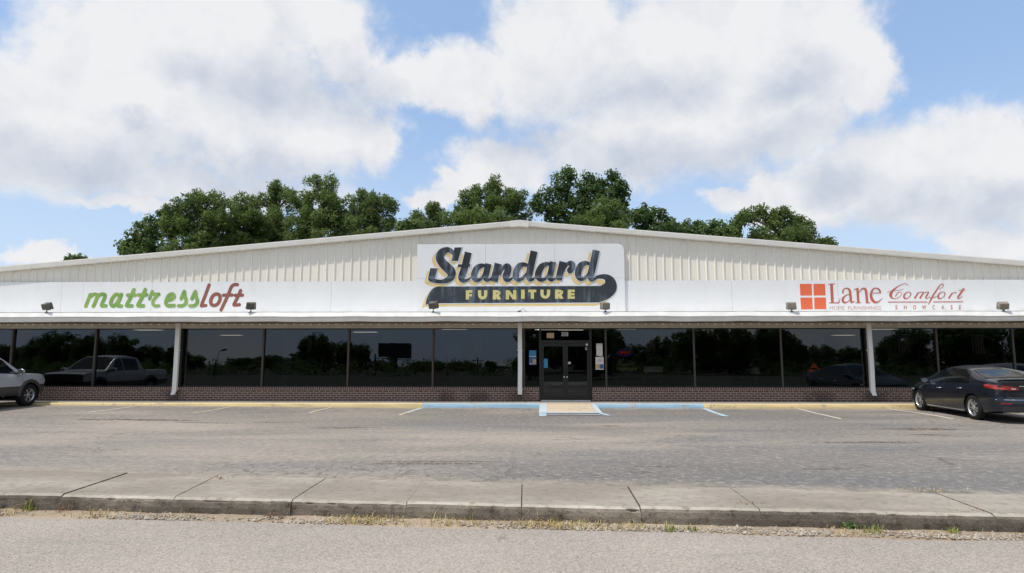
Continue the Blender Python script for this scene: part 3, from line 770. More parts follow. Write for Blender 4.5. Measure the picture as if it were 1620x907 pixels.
class Ink:
    """flat vinyl shapes on a board at depth Y; each shape a hair proud of the one before"""
    def __init__(s, Y, zoom=None): s.Y = Y; s.k = 0; s.mb = MB()
    def w(s, p): q = onY(p[0], p[1], s.Y); return (q[0], q[2])
    def _y(s): s.k += 1; return s.Y - .00012 * s.k
    def poly(s, pts):
        y = s._y(); s.mb.prism([(*(lambda q: (q[0], y, q[1]))(s.w(p)),) for p in pts], (0, .0018 + .00012 * s.k, 0))
    def stroke(s, pts, closed=False, round_=True, n=7, grow=0.0, shift=(0, 0)):
        """pts (x, y, half width) in photograph pixels"""
        c = cr([(x + shift[0], y + shift[1], h + grow) for x, y, h in pts], n, closed)
        if closed: c = c + [c[0]]
        L, Rr = [], []
        for i, p in enumerate(c):
            if closed: a, d = c[i - 1 if i else -2], c[i + 1 if i < len(c) - 1 else 1]
            else: a, d = c[max(i - 1, 0)], c[min(i + 1, len(c) - 1)]
            t = np.array(d[:2]) - np.array(a[:2]); t /= np.linalg.norm(t) + 1e-9; nn = np.array([-t[1], t[0]])
            L.append(p[:2] + nn * p[2]); Rr.append(p[:2] - nn * p[2])
        y = s._y(); k = len(c)
        P3 = lambda q, yy: (s.w(q)[0], yy, s.w(q)[1])
        for i in range(k - 1):
            yi = y - 4e-6 * i
            s.mb.add([P3(L[i], yi), P3(L[i + 1], yi), P3(Rr[i + 1], yi), P3(Rr[i], yi)], [(0, 1, 2, 3)])
        s.k += 2
        if round_ and not closed:
            for p, q in ((c[0], c[1]), (c[-1], c[-2])):
                t = np.array(p[:2]) - np.array(q[:2]); a0 = math.atan2(t[1], t[0]); yy = s._y()
                fan = [p[:2] + p[2] * np.array([math.cos(a0 + a), math.sin(a0 + a)]) for a in np.linspace(-math.pi / 2, math.pi / 2, 9)]
                s.mb.add([P3(f, yy) for f in fan], [tuple(range(9))])
    def text(s, body, x0, x1, ytop, ybot, thick=0.0, space=1.0, italic=0.0):
        cu = bpy.data.curves.new('t', 'FONT'); cu.body = body; cu.size = 1; cu.offset = thick; cu.space_character = space; cu.resolution_u = 4; cu.shear = italic
        o = bpy.data.objects.new('t', cu); COL.objects.link(o)
        dg = bpy.context.evaluated_depsgraph_get(); me = bpy.data.meshes.new_from_object(o.evaluated_get(dg))
        v = np.array([q.co[:2] for q in me.vertices]); mn, mx = v.min(0), v.max(0)
        v = (v - mn) / (mx - mn); y = s._y()
        pts = [s.w((x0 + (x1 - x0) * a, ybot + (ytop - ybot) * c)) for a, c in v]
        s.mb.add([(p[0], y, p[1]) for p in pts], [tuple(f.vertices) for f in me.polygons])
        bpy.data.objects.remove(o); bpy.data.curves.remove(cu); bpy.data.meshes.remove(me)
    def build(s, name, mat, parent): return s.mb.build(name, mat, parent, fix=False)
def Z(ox, oy, sc):      # coordinates read in an enlargement of the photograph
    return lambda pts: [(ox + p[0] / sc, oy + p[1] / sc, *[q / sc for q in p[2:]]) for p in pts]
za, zb = Z(660, 380, 7.559), Z(820, 380, 7.559)

# --- the big centre board
sg = tag(empty('shop_sign'), 'large white board with black and gold Standard Furniture lettering in the middle of the gable', 'sign')
YB = -.135
x0, x1 = onY(659.5, 430, YB)[0], onY(988, 430, YB)[0]; zt, z0 = onY(820, 386, YB)[2], 3.26
b = MB(); vs1, vs2 = onY(768, 430, YB)[0], onY(878, 430, YB)[0]
def rr(xa, xb, za_, zb_, r=0):
    pts = [(xa, za_), (xb, za_)]
    if r: pts += [(xb - r + r * math.cos(a), zb_ - r + r * math.sin(a)) for a in np.linspace(0, math.pi / 2, 7)]
    else: pts += [(xb, zb_)]
    return pts + [(xa, zb_)]
for xa, xb, r in ((x0, vs1 - .003, 0), (vs1 + .003, vs2 - .003, 0), (vs2 + .003, x1, .24)):
    b.prism([(x, YB, z) for x, z in rr(xa, xb, SEAM + .003, zt, r)], (0, .068, 0)); b.prism([(x, YB, z) for x, z in rr(xa, xb, z0, SEAM - .003)], (0, .068, 0))
b.build('board', M['white'], sg)
STR = [  # Standard, letter by letter
    (za([(432, 160, 24), (400, 128, 28), (355, 118, 34), (298, 148, 46), (268, 205, 49), (300, 270, 52), (355, 325, 56), (405, 380, 55), (405, 440, 45), (355, 482, 34), (290, 497, 23), (215, 490, 24), (160, 474, 22), (146, 466, 16)]), 1),
    (za([(612, 147, 41), (587, 250, 42), (562, 350, 42), (533, 432, 42), (532, 468, 34), (560, 486, 24), (600, 478, 16), (645, 446, 10)]), 0),
    (za([(808, 306, 18), (765, 308, 28), (715, 338, 36), (683, 400, 38), (684, 450, 36), (718, 480, 26), (765, 460, 20), (805, 400, 14)]), 1),
    (za([(852, 284, 37), (832, 370, 38), (818, 440, 36), (832, 476, 26), (868, 470, 16), (900, 430, 8)]), 0),
    (za([(972, 282, 45), (944, 390, 44), (918, 496, 44)]), 0),
    (za([(990, 420, 10), (1022, 345, 18), (1060, 308, 26), (1088, 325, 38), (1080, 380, 42), (1062, 440, 42), (1072, 476, 28), (1110, 474, 18), (1160, 430, 8)]), 0),
    (zb([(98, 300, 22), (60, 292, 26), (10, 315, 36), (-25, 380, 38), (-28, 440, 38), (0, 476, 26), (50, 458, 20), (100, 400, 14)]), 1),
    (zb([(188, 133, 42), (163, 250, 42), (138, 370, 42), (128, 440, 38), (142, 474, 26), (175, 468, 16), (205, 440, 8)]), 0),
    (zb([(378, 290, 20), (335, 288, 26), (280, 318, 36), (243, 385, 40), (240, 440, 38), (275, 476, 26), (325, 458, 20), (372, 400, 14)]), 1),
    (zb([(415, 260, 38), (395, 360, 38), (378, 440, 36), (395, 474, 26), (430, 466, 14), (462, 440, 8)]), 0),
    (zb([(533, 260, 42), (506, 370, 41), (480, 478, 40)]), 0),
    (zb([(540, 380, 8), (568, 310, 18), (612, 276, 26), (645, 290, 34), (640, 335, 38), (618, 362, 38)]), 1),
    (zb([(842, 282, 20), (800, 276, 26), (750, 305, 38), (718, 370, 41), (716, 425, 38), (748, 464, 28), (798, 450, 20), (842, 400, 14)]), 1),
    (zb([(930, 123, 43), (903, 250, 43), (876, 370, 42), (862, 435, 38), (878, 474, 26), (930, 452, 16)]), 0)]
PLY = [za([(447, 90), (533, 88), (488, 250), (406, 250), (430, 170)]), za([(158, 338), (241, 338), (213, 470), (150, 480), (128, 468)]),
       za([(490, 292), (637, 287), (630, 322), (483, 322)])]
def sh(pts, dx, dy): return [(p[0] + dx, p[1] + dy) for p in pts]
BAN = cr(zb([(906, 442), (960, 418), (1030, 408), (1090, 420), (1140, 455), (1170, 510), (1177, 570), (1160, 622), (1118, 672), (1050, 715), (960, 747)]), 4) + \
      [np.array(q) for q in za([(140, 757), (99, 779), (103, 752)])] + cr(za([(110, 718), (130, 665), (160, 612), (200, 572), (250, 556)]), 4) + \
      [np.array(q) for q in zb([(940, 550)])] + cr(zb([(985, 548), (1020, 530), (1038, 500), (1030, 474), (1005, 463), (960, 462), (900, 474)]), 4)
BAN = [tuple(q) for q in BAN]
SH = (-5.0, 4.5)
ink = Ink(YB - .0015)
ink.poly(sh(BAN, -5.2, 5.2))
for st, rd in STR: ink.stroke(st, round_=bool(rd), shift=SH, grow=.4)
for p in PLY: ink.poly(sh(p, *SH))
ink.poly(cr(zb([(930, 480), (975, 466), (1020, 468), (1038, 495), (1024, 525), (985, 532), (940, 512)]), 4, True))
ink.build('gold_shadow', M['s_gold'], sg)
k0 = ink.k; ink = Ink(YB - .0015); ink.k = k0 + 3
ink.poly(sh(BAN, -1.2, 1.5))
for st, rd in STR: ink.stroke(st, round_=bool(rd), grow=1.0)
for p in PLY:
    c = np.mean(p, 0); ink.poly([tuple(np.array(q) + (np.array(q) - c) / (np.linalg.norm(np.array(q) - c) + 1e-6) * 1.7) for q in p])
ink.build('white_outline', M['white'], sg)
k0 = ink.k; ink = Ink(YB - .0015); ink.k = k0 + 3
for st, rd in STR: ink.stroke(st, round_=bool(rd))
for p in PLY: ink.poly(p)
ink.build('script_lettering', M['s_black'], sg)
k1 = ink.k; ink = Ink(YB - .0015); ink.k = k0 + 3
ink.poly(BAN); ink.build('banner', M['s_banner'], sg)
ink = Ink(YB - .0015); ink.k = k1 + 4
def block(ink, ch, x0, x1, y0, y1, s):
    """wide bold capitals"""
    B = lambda a, c, d, e: ink.poly([(a, d), (c, d), (c, e), (a, e)])
    if ch == 'F': B(x0, x0 + s, y0, y1); B(x0, x1, y0, y0 + s * .78); B(x0, x1 - .6, y0 + (y1 - y0) * .42, y0 + (y1 - y0) * .42 + s * .72)
    if ch == 'E': B(x0, x0 + s, y0, y1); B(x0, x1, y0, y0 + s * .74); B(x0, x1 - .5, (y0 + y1) / 2 - s * .36, (y0 + y1) / 2 + s * .36); B(x0, x1, y1 - s * .74, y1)
    if ch == 'I': B(x0, x1, y0, y1)
    if ch == 'T': B(x0, x1, y0, y0 + s * .8); B((x0 + x1 - s) / 2, (x0 + x1 + s) / 2, y0, y1)
    if ch == 'N': B(x0, x0 + s, y0, y1); B(x1 - s, x1, y0, y1); ink.poly([(x0, y0), (x0 + s * 1.1, y0), (x1, y1), (x1 - s * 1.1, y1)])
    if ch == 'U':
        h = s / 2; r = (x1 - x0) / 2 - h
        ink.stroke([(x0 + h, y0, h), (x0 + h, y1 - r - h, h), (x0 + h + r * .3, y1 - h - r * .28, h * .95), ((x0 + x1) / 2, y1 - h * .9, h * .9), (x1 - h - r * .3, y1 - h - r * .28, h * .95), (x1 - h, y1 - r - h, h), (x1 - h, y0, h)], round_=False, n=5)
    if ch == 'R':
        B(x0, x0 + s, y0, y1); h = s * .40; ym = y0 + (y1 - y0) * .56
        ink.stroke([(x0, y0 + h, h), (x0 + (x1 - x0) * .5, y0 + h, h), (x1 - h * 1.2, (y0 + ym) / 2, h * 1.1), (x0 + (x1 - x0) * .5, ym, h), (x0, ym, h)], round_=False, n=5)
        ink.poly([(x0 + (x1 - x0) * .34, ym), (x0 + (x1 - x0) * .34 + s * 1.05, ym - .4), (x1 + .3, y1), (x1 - s * 1.15, y1)])
fz = [('F', 582, 660, 0), ('U', 728, 838, 0), ('R', 905, 1000, 0), ('N', 1060, 1186, 0), ('I', 33, 76, 1), ('T', 120, 215, 1), ('U', 264, 380, 1), ('R', 440, 538, 1), ('E', 590, 675, 1)]
for ch, a, c, wz in fz:
    ox = 820 if wz else 660
    block(ink, ch, ox + a / 7.559, ox + c / 7.559, 380 + (600 - 6 * wz) / 7.559, 380 + (711 - 8 * wz) / 7.559, 5.1)
ink.build('block_lettering', M['s_letter'], sg)

# --- mattress loft lettering on the left of the band
ml = tag(empty('wall_lettering'), 'mattress loft in rounded green and brown letters on the left of the white band', 'sign lettering')
zc = Z(125, 440, 11.571); zd = Z(255, 440, 10.452)
YL = -.0655; h = 35
ink = Ink(YL)
S = lambda *p, hw=h: [(a, c, hw) for a, c in p]
for st in (S((124, 518), (165, 415), (208, 308)), S((215, 340), (255, 308), (300, 300), (340, 325), (322, 385), (290, 460), (264, 518)), S((345, 345), (385, 310), (430, 298), (472, 312), (474, 345), (450, 410), (415, 490), (430, 512), (490, 512)),
           S((776, 303), (740, 400), (708, 490), (730, 514), (776, 514)), S((1005, 218), (940, 370), (875, 490), (895, 512), (968, 512)), S((893, 316), (960, 314), (1028, 312)),
           S((1213, 218), (1150, 370), (1082, 490), (1105, 512), (1180, 512)), S((1098, 312), (1170, 312), (1236, 308)),
           S((1342, 245), (1318, 310), (1290, 385), hw=28), S((1350, 300), (1410, 296), (1465, 300), (1425, 330), (1375, 395), (1352, 455), (1375, 505), (1420, 513), (1462, 511), hw=29)):
    ink.stroke(zc(st))
ink.stroke(zc(S((690, 300), (635, 340), (592, 415), (585, 480), (625, 515), (680, 480), (725, 410), (752, 340), hw=34)), closed=True)
for st in (S((90, 372), (145, 362), (198, 335), (212, 292), (178, 268), (128, 292), (90, 355), (80, 415), (100, 452), (150, 462), (215, 457), hw=31),
           S((330, 345), (352, 290), (382, 224), hw=28), S((384, 228), (392, 300), (414, 370), (400, 430), (350, 460), (290, 462), hw=29),
           S((508, 345), (532, 290), (566, 222), hw=28), S((568, 228), (576, 300), (598, 370), (584, 430), (535, 460), (475, 462), hw=29)):
    ink.stroke(zd(st))
ink.build('green_lettering', M['s_green'], ml)
ink = Ink(YL); hb = 28
for st in (S((793, 115), (730, 285), (668, 450), (685, 460), (737, 455), hw=hb), S((1260, 110), (1205, 112), (1160, 150), (1115, 260), (1050, 405), (990, 528), hw=hb), S((1030, 286), (1100, 284), (1170, 282), hw=hb),
           S((1313, 208), (1265, 320), (1205, 435), (1225, 447), (1292, 443), hw=hb), S((1225, 288), (1285, 286), (1343, 284), hw=hb)):
    ink.stroke(zd(st))
ink.stroke(zd(S((920, 265), (967, 290), (972, 355), (938, 425), (878, 455), (828, 432), (822, 365), (860, 292), hw=29)), closed=True)
ink.build('brown_lettering', M['s_brown'], ml)

# --- Lane and Comfort Showcase on the right
ln = tag(empty('wall_lettering'), 'red Lane Home Furnishings lettering beside four orange squares on the right of the band', 'sign lettering')
ze = Z(1255, 440, 11.172); zf = Z(1395, 440, 11.571)
ink = Ink(YL)
for q in ([(115, 105), (325, 103), (333, 310), (125, 312)], [(355, 103), (560, 103), (570, 308), (362, 310)], [(125, 348), (336, 346), (345, 552), (140, 554)], [(370, 346), (575, 345), (582, 550), (375, 552)]): ink.poly(ze(q))
ink.build('orange_squares', M['s_orange'], ln)
ink = Ink(YL)
for st, rd in (([(675, 106, 26), (684, 270, 26), (692, 440, 26)], 0), ([(618, 108, 7), (675, 108, 9), (738, 105, 7)], 0), ([(633, 440, 7), (720, 441, 9), (806, 440, 10)], 0), ([(800, 444, 11), (818, 400, 7), (828, 355, 3)], 0),
               ([(880, 275, 11), (878, 230, 13), (905, 192, 9), (955, 183, 12), (996, 220, 21), (1010, 310, 23), (1018, 400, 22), (1042, 432, 15), (1082, 408, 5)], 0), ([(1003, 285, 7), (940, 305, 9), (888, 345, 17), (872, 395, 21), (900, 432, 17), (955, 425, 8), (1008, 380, 5)], 0),
               ([(1132, 178, 20), (1142, 310, 22), (1150, 436, 22)], 0), ([(1070, 210, 4), (1105, 195, 9), (1135, 185, 8)], 0), ([(1095, 438, 6), (1150, 440, 7), (1200, 438, 6)], 0), ([(1160, 265, 5), (1200, 205, 11), (1250, 185, 17), (1284, 225, 23), (1296, 330, 22), (1306, 436, 21)], 0), ([(1275, 438, 6), (1310, 440, 7), (1362, 436, 6)], 0),
               ([(1380, 268, 6), (1460, 267, 6), (1550, 262, 7)], 0), ([(1540, 262, 15), (1515, 205, 15), (1455, 178, 9), (1400, 212, 15), (1373, 290, 22), (1388, 370, 26), (1440, 428, 20), (1505, 418, 11), (1570, 362, 3)], 0)):
    ink.stroke(ze(st), round_=bool(rd))
ink.build('serif_lettering', M['s_red'], ln)
ink = Ink(YL); q = ze([(648, 497), (905, 560), (968, 497), (1552, 560)])
ink.text('HOME', q[0][0], q[1][0], q[0][1], q[1][1], -.012); ink.text('FURNISHINGS', q[2][0], q[3][0], q[2][1], q[3][1], -.012)
ink.build('small_lettering', M['s_pale'], ln)
cs = tag(empty('wall_lettering'), 'thin red script Comfort over spaced Showcase capitals at the right end of the band', 'sign lettering')
ink = Ink(YL)
for st in ([(480, 145, 4), (455, 108, 5), (385, 113, 6), (285, 165, 10), (195, 240, 22), (162, 310, 27), (185, 362, 15), (240, 380, 6), (320, 350, 5), (368, 292, 4), (340, 257, 5), (285, 280, 8), (250, 345, 7)],
           [(95, 262, 4), (200, 240, 4), (320, 225, 4), (400, 200, 4)],
           [(672, 258, 8), (640, 315, 14), (600, 376, 15)], [(765, 256, 8), (735, 315, 14), (697, 376, 15)], [(862, 258, 9), (828, 315, 14), (806, 358, 12), (825, 378, 6), (885, 340, 4)],
           [(615, 345, 4), (650, 295, 5), (710, 262, 6), (762, 258, 7)], [(712, 345, 4), (755, 290, 5), (810, 262, 6), (860, 258, 7)],
           [(1040, 215, 4), (1110, 165, 5), (1128, 125, 6), (1090, 112, 8), (1040, 165, 10), (985, 250, 13), (930, 335, 14), (890, 415, 13), (850, 490, 5)], [(875, 366, 4), (930, 364, 7), (1015, 335, 4)],
           [(1292, 268, 8), (1260, 320, 14), (1222, 376, 15)], [(1240, 345, 4), (1290, 290, 5), (1335, 266, 7), (1365, 274, 10)],
           [(1502, 188, 15), (1450, 270, 17), (1395, 350, 15), (1410, 378, 8), (1482, 335, 4)], [(1400, 226, 4), (1470, 224, 5), (1535, 221, 4)]): ink.stroke(zf(st), round_=False)
for dx in (0, 626):
    ink.stroke(zf([(500 + dx, 258, 6), (530 + dx, 285, 9), (508 + dx, 340, 6), (450 + dx, 378, 8), (408 + dx, 362, 15), (412 + dx, 310, 14), (450 + dx, 268, 8)]), closed=True)
ink.poly(zf([(112, 433), (835, 433), (835, 447), (112, 447)])); ink.poly(zf([(942, 431), (1490, 427), (1490, 440), (942, 445)]))
ink.build('script_lettering', M['s_red'], cs)
ink = Ink(YL)
for ch, x, wd in (('S', 268, 40), ('H', 433, 52), ('O', 600, 54), ('W', 775, 74), ('C', 950, 44), ('A', 1117, 50), ('S', 1277, 40), ('E', 1434, 38)):
    q = zf([(x - wd / 2, 498), (x + wd / 2, 576)]); ink.text(ch, q[0][0], q[1][0], q[0][1], q[1][1], .012)
ink.build('capital_lettering', M['s_red'], cs)

# ================================================================== floodlights on the gutter
def floodlight(px, py, yaw, tilt, label, dark):
    q = onY(px, py, -1.12); r = empty('floodlight', (q[0], -1.12, 3.203))
    tag(r, label, 'floodlight', 'floodlights standing on the gutter')
    hz_ = q[2] - 3.203
    b = MB(); b.box(-.055, .055, -.04, .04, 0, .012); b.tube([(0, 0, .01), (0, 0, .05)], [.045, .022], 10); b.build('base', M['lampb'], r)
    b = MB(); b.tube([(0, 0, .04), (.004, 0, hz_ - .09)], .013, 8); b.tube([(0, 0, hz_ - .12), (0, .0, hz_ - .08)], .03, 8); b.build('stem', M['lampb'], r)
    mt = Matrix.Translation((0, 0, hz_)) @ Matrix.Rotation(yaw, 4, 'Z') @ Matrix.Rotation(tilt, 4, 'X')
    def tr(mb): mb.v = [tuple(mt @ Vector(p)) for p in mb.v]; return mb
    b = MB()
    prf = lambda y, w_, h_: [(-w_, y, -h_), (w_, y, -h_), (w_ * 1.0, y, h_ * .8), (w_ * .9, y, h_), (-w_ * .9, y, h_), (-w_, y, h_ * .8)]
    b.loft([prf(-.11, .115, .085), prf(-.10, .135, .105), prf(.06, .142, .112), prf(.062, .152, .12), prf(.10, .152, .12)])
    hd = tr(b).build('lamp_head', dark, r)
    b = MB(); b.box(-.13, .13, .1005, .106, -.10, .10); tr(b).build('lens', M['carglass'], hd)
    b = MB(); b.tube([(-.16, 0, -.02), (-.16, -.0, -.11), (0, 0, -.135), (.16, 0, -.11), (.16, 0, -.02)], .010, 6); tr(b).build('yoke', M['lampb'], r)
FL = [(74.5, 485, -.35, .35, 'weathered floodlight farthest left on the gutter, left of the green lettering', 'lampb'), (397, 484, .28, .15, 'floodlight on the gutter right of the brown loft lettering', 'lampb'),
      (685.5, 483, -.35, .35, 'brown floodlight on the gutter below the left end of the black sign banner', 'lampb'), (957.5, 484, .25, .12, 'floodlight on the gutter below the round right end of the sign banner', 'lampt'),
      (1252, 484, -.25, .12, 'faded floodlight on the gutter left of the orange squares', 'lampt'), (1587, 484, -.3, .3, 'faded floodlight farthest right on the gutter, above the dark sedan', 'lampt')]
for a in FL: floodlight(*a[:5], M[a[5]])
q = onY(824, 490, -1.12)
cb = tag(empty('cable_stub', (q[0], -1.12, 3.203)), 'short bent cable end on the gutter under the middle of the big sign', 'cable')
b = MB(); b.tube([(-.10, 0, .005), (-.06, 0, .03), (-.02, 0, .045), (.0, 0, .02)], [.03, .028, .022, .02], 8); b.build('fitting', M['lampb'], cb, True)
b = MB(); b.tube(cr([(.0, 0, .05), (.05, 0, .11), (.12, 0, .085), (.19, 0, .01)], 4), .011, 6); b.build('conduit', M['grey_p'], cb, True)

# ================================================================== notices on the glass
def sheet(x0, y0, x1, y1, Y, mat, name, label, cat, pieces=(), th=.003):
    r = tag(empty(name, (0, 0, 0)), label, cat); a, c = onY(x0, y1, Y), onY(x1, y0, Y)
    r.location = (a[0], Y, a[2]); wd, ht = c[0] - a[0], c[2] - a[2]
    b = MB(); b.box(0, wd, -th, 0, 0, ht); b.build('sheet', mat, r)
    for i, (u0, v0, u1, v1, m_) in enumerate(pieces):
        b = MB(); b.box(u0 * wd, u1 * wd, -th - .0012 - .0004 * i, -th, v0 * ht, v1 * ht); b.build('print', m_, r)
    return r
sheet(837, 554.5, 848.5, 577.5, -.008, M['blue_d'], 'window_poster', 'blue and white poster on the narrow pane left of the door', 'poster',
      [(.04, .62, .96, .99, M['blue_s']), (.04, .56, .96, .60, M['paper']), (.04, .05, .96, .13, M['grey_p']), (.5, .15, .95, .4, M['orange_p'])])
sheet(942.3, 565, 955, 585, -.008, M['paper'], 'window_notice', 'white notice with orange and blue picture on the pane right of the door', 'notice',
      [(.03, .07, .5, .42, M['orange_p']), (.5, .07, .97, .42, M['blue_d']), (.25, .74, .75, .78, M['grey_p']), (.2, .66, .8, .69, M['grey_p'])])
cp = tag(empty('curled_paper', (0, 0, 0)), 'curled white paper above the round sticker right of the door', 'paper')
a, c = onY(943.5, 563, -.02), onY(953, 543.5, -.02)
b = MB(); n = 8; vs_ = []
for k in range(n + 1):
    u = k / n; xx = a[0] + (c[0] - a[0]) * u
    for vv in np.linspace(0, 1, 6): vs_.append((xx, -.006 - .05 * (u ** 2) * (1 - .4 * vv), a[2] + (c[2] - a[2]) * vv - .03 * u * (1 - vv)))
b.add(vs_, [(6 * i + j, 6 * i + j + 1, 6 * i + j + 7, 6 * i + j + 6) for i in range(n) for j in range(5)])
b.build('sheet', M['paper'], cp, True); md = cp.children[0].modifiers.new('t', 'SOLIDIFY'); md.thickness = .002
st_ = tag(empty('round_sticker', tuple(onY(947.5, 559.5 + 0.8, -.006))), 'small round grey sticker between the curled paper and the notice', 'sticker')
b = MB(); b.tube([(0, 0, 0), (0, -.003, 0)], .055, 20); b.build('disc', M['grey_p'], st_)
b = MB(); b.tube([(0, -.0032, 0), (0, -.0045, 0)], .03, 16); b.build('print', M['dark'], st_)
sheet(864.8, 527, 876.4, 535.2, -.008, M['card'], 'tan_card', 'blank tan card on the pane above the left door', 'card')
sheet(856.5, 567.7, 866.5, 582.3, -.0225, M['blue_s'], 'blue_flyer', 'plain blue flyer on the glass of the left door', 'flyer')
sheet(926.7, 543.8, 930, 547, -.0465, M['paper'], 'small_sticker', 'tiny white square sticker at the top corner of the right door', 'sticker')
sheet(926, 549.5, 932, 554, -.0225, M['grey_p'], 'opening_hours_sign', 'small grey label below the tiny sticker on the right door', 'label', [(.08, .1, .92, .3, M['paper'])])
sheet(897.5, 572.6, 903, 576.5, -.0225, M['grey_p'], 'door_label', 'small grey push label beside the middle of the right door', 'label', [(.1, .5, .9, .85, M['paper'])])
nm = tag(empty('house_number'), 'white house number on dark tiles on the glass over the doors', 'number')
ink = Ink(-.0125)
for ch, x0, x1 in (('5', 888.3, 891.2), ('0', 891.7, 894.4), ('1', 895.0, 896.3), ('1', 897.3, 898.7)): ink.text(ch, x0, x1, 525.6, 532.0, .02)
ink.build('digits', M['paper'], nm)
a, c = onY(887.6, 532.4, -.008), onY(899.4, 525.0, -.008)
b = MB(); b.box(a[0], c[0], -.011, -.008, a[2], c[2]); b.build('backing', M['blackp'], nm)

# flags hung behind the glass
def mk_flag():
    m_, t, b = newmat('flag_cloth'); p = obj(t); x, y, z = t.xyz(p)
    s_ = t.m('GREATER_THAN', t.m('FRACT', t.m('MULTIPLY', x, 6.5)), .5)
    c = t.mix(s_, (.22, .04, .05), (.30, .27, .27))
    can = t.m('MULTIPLY', t.m('LESS_THAN', x, .54), t.m('GREATER_THAN', z, .6))
    vo = t.n('ShaderNodeTexVoronoi'); t.set(vo.inputs['Vector'], t.vec(x, z)); vo.inputs['Scale'].default_value = 11; vo.inputs['Randomness'].default_value = .1
    c = t.mix(can, c, t.mix(t.m('LESS_THAN', vo.outputs['Distance'], .25), (.03, .05, .16), (.5, .5, .52)))
    t.set(b.inputs['Base Color'], c); b.inputs['Roughness'].default_value = .9
    return m_
M['flag'] = mk_flag()
FG = [(485, 531, 494, 556, 'faint flag hanging in the window over the tree reflection left of the billboard reflection'), (750, 531, 763, 558.5, 'pale striped flag hanging in the window left of the middle downspout'),
      (1022, 530, 1037, 557, 'striped flag hanging in the window above the small shop sign'), (1288, 530, 1304, 558, 'dim flag hanging in the window left of the right downspout'),
      (1422, 530, 1439, 558, 'flag hanging in the window just right of the right downspout'), (1539, 531, 1556, 560, 'flag hanging in the window above the roof of the dark sedan')]
fp = None
for (x0, y0, x1, y1, lab) in FG:
    a, c = onY(x0, y1, .16), onY(x1, y0, .16); wd, ht = c[0] - a[0], c[2] - a[2]
    r = empty('hanging_flag', (a[0], .16, a[2])); tag(r, lab, 'flag', 'flags hung in the shop windows')
    if fp is None:
        b = MB(); n = 14; vs_ = []
        for i in range(n + 1):
            for j in range(9): vs_.append((i / n, .10 * math.sin(i * .9 + j * .12) * (1 - .5 * j / 8), j / 8))
        b.add(vs_, [(9 * i + j, 9 * i + 9 + j, 9 * i + 10 + j, 9 * i + j + 1) for i in range(n) for j in range(8)])
        cl = b.build('flag_cloth', M['flag'], r, True); fp = cl.data
        b = MB(); b.tube([(-.06, 0, 1.01), (1.06, 0, 1.01)], .02, 6); rod = b.build('flag_rod', M['alu'], r)
    else:
        for nm_, dt in (('flag_cloth', fp), ('flag_rod', rod.data)):
            o = bpy.data.objects.new(nm_, dt); COL.objects.link(o); o.parent = r
    for ch in r.children: ch.scale = (wd, .5, ht)

# faint framed pictures hanging a little way inside
for (x0, y0, x1, y1, lab, fc, m2) in ((165.5, 556, 191.5, 578, 'faint framed sign with a script squiggle hanging inside the far left window', 'blackp', 'grey_p'), (706, 545, 730, 572, 'faint blue poster hanging inside the window left of the middle downspout', 'blue_d', 'blue_s')):
    r = tag(empty('hanging_poster'), lab, 'poster'); a, c = onY(x0, y1, .35), onY(x1, y0, .35); r.location = (a[0], .35, a[2]); wd, ht = c[0] - a[0], c[2] - a[2]
    b = MB(); b.box(0, wd, 0, .02, 0, ht); b.build('panel', M[fc], r)
    b = MB(); b.tube([(wd * (.15 + .7 * k / 24), -.006, ht * (.5 + .14 * math.sin(k * 1.15) + .004 * k)) for k in range(25)], .012, 5); b.build('print', M[m2], r, True)
    b = MB(); b.tube([(.02, -.004, .02), (wd - .02, -.004, .02), (wd - .02, -.004, ht - .02), (.02, -.004, ht - .02), (.02, -.004, .02)], .010, 5); b.build('frame', M[m2], r)
# neon open sign, small shop sign and goods behind the glass
def emis(name, col, st):
    m_, t, b = newmat(name); b.inputs['Base Color'].default_value = (*col, 1)
    b.inputs['Emission Color'].default_value = (*col, 1); b.inputs['Emission Strength'].default_value = st; return m_
ns = tag(empty('neon_sign', tuple(onY(988.5, 558, .10))), 'oval red and blue neon open sign lit behind the glass right of the door', 'neon sign')
b = MB(); b.tube([(.27 * math.cos(a), 0, .115 * math.sin(a)) for a in np.linspace(0, 2 * math.pi, 33)], .011, 6); b.build('blue_tube', emis('neon_blue', (.10, .08, .8), .22), ns, True)
def ntube(mb, pts): mb.tube([(p[0], -.012, p[1]) for p in pts], .010, 6)
b = MB(); e_ = [(-.15 + .035 * math.cos(a), .045 * math.sin(a)) for a in np.linspace(0, 2 * math.pi, 13)]; ntube(b, e_)
ntube(b, [(-.09, -.05), (-.09, .045), (-.05, .045), (-.035, .02), (-.05, 0), (-.09, 0)]); ntube(b, [(.06, .045), (0, .045), (0, -.045), (.06, -.045)]); ntube(b, [(0, 0), (.045, 0)])
ntube(b, [(.10, -.05), (.10, .045), (.165, -.045), (.165, .05)]); b.build('red_tube', emis('neon_red', (1.0, .04, .04), .40), ns, True)
b = MB(); b.box(-.25, .25, .012, .03, -.012, .0); b.build('bracket', M['blackp'], ns)
ss_ = tag(empty('counter_sign'), 'small black and yellow furniture shop sign standing inside under the neon sign', 'sign')
ink = Ink(.30)
def mp(p): return (974.5 + (p[0] - 668) * (33 / 310), 571 + (p[1] - 388) * (14.5 / 100))
for st, rd in STR: ink.stroke([(*mp(p), p[2] * .13) for p in st], round_=False, n=3)
for p in PLY: ink.poly([mp(q) for q in p])
ink.build('script_lettering', M['s_letter'], ss_)
a, c = onY(975, 586, .31), onY(1008, 581.5, .31)
b = MB(); b.box(a[0], c[0], .302, .33, a[2], c[2]); b.build('banner', M['s_letter'], ss_)
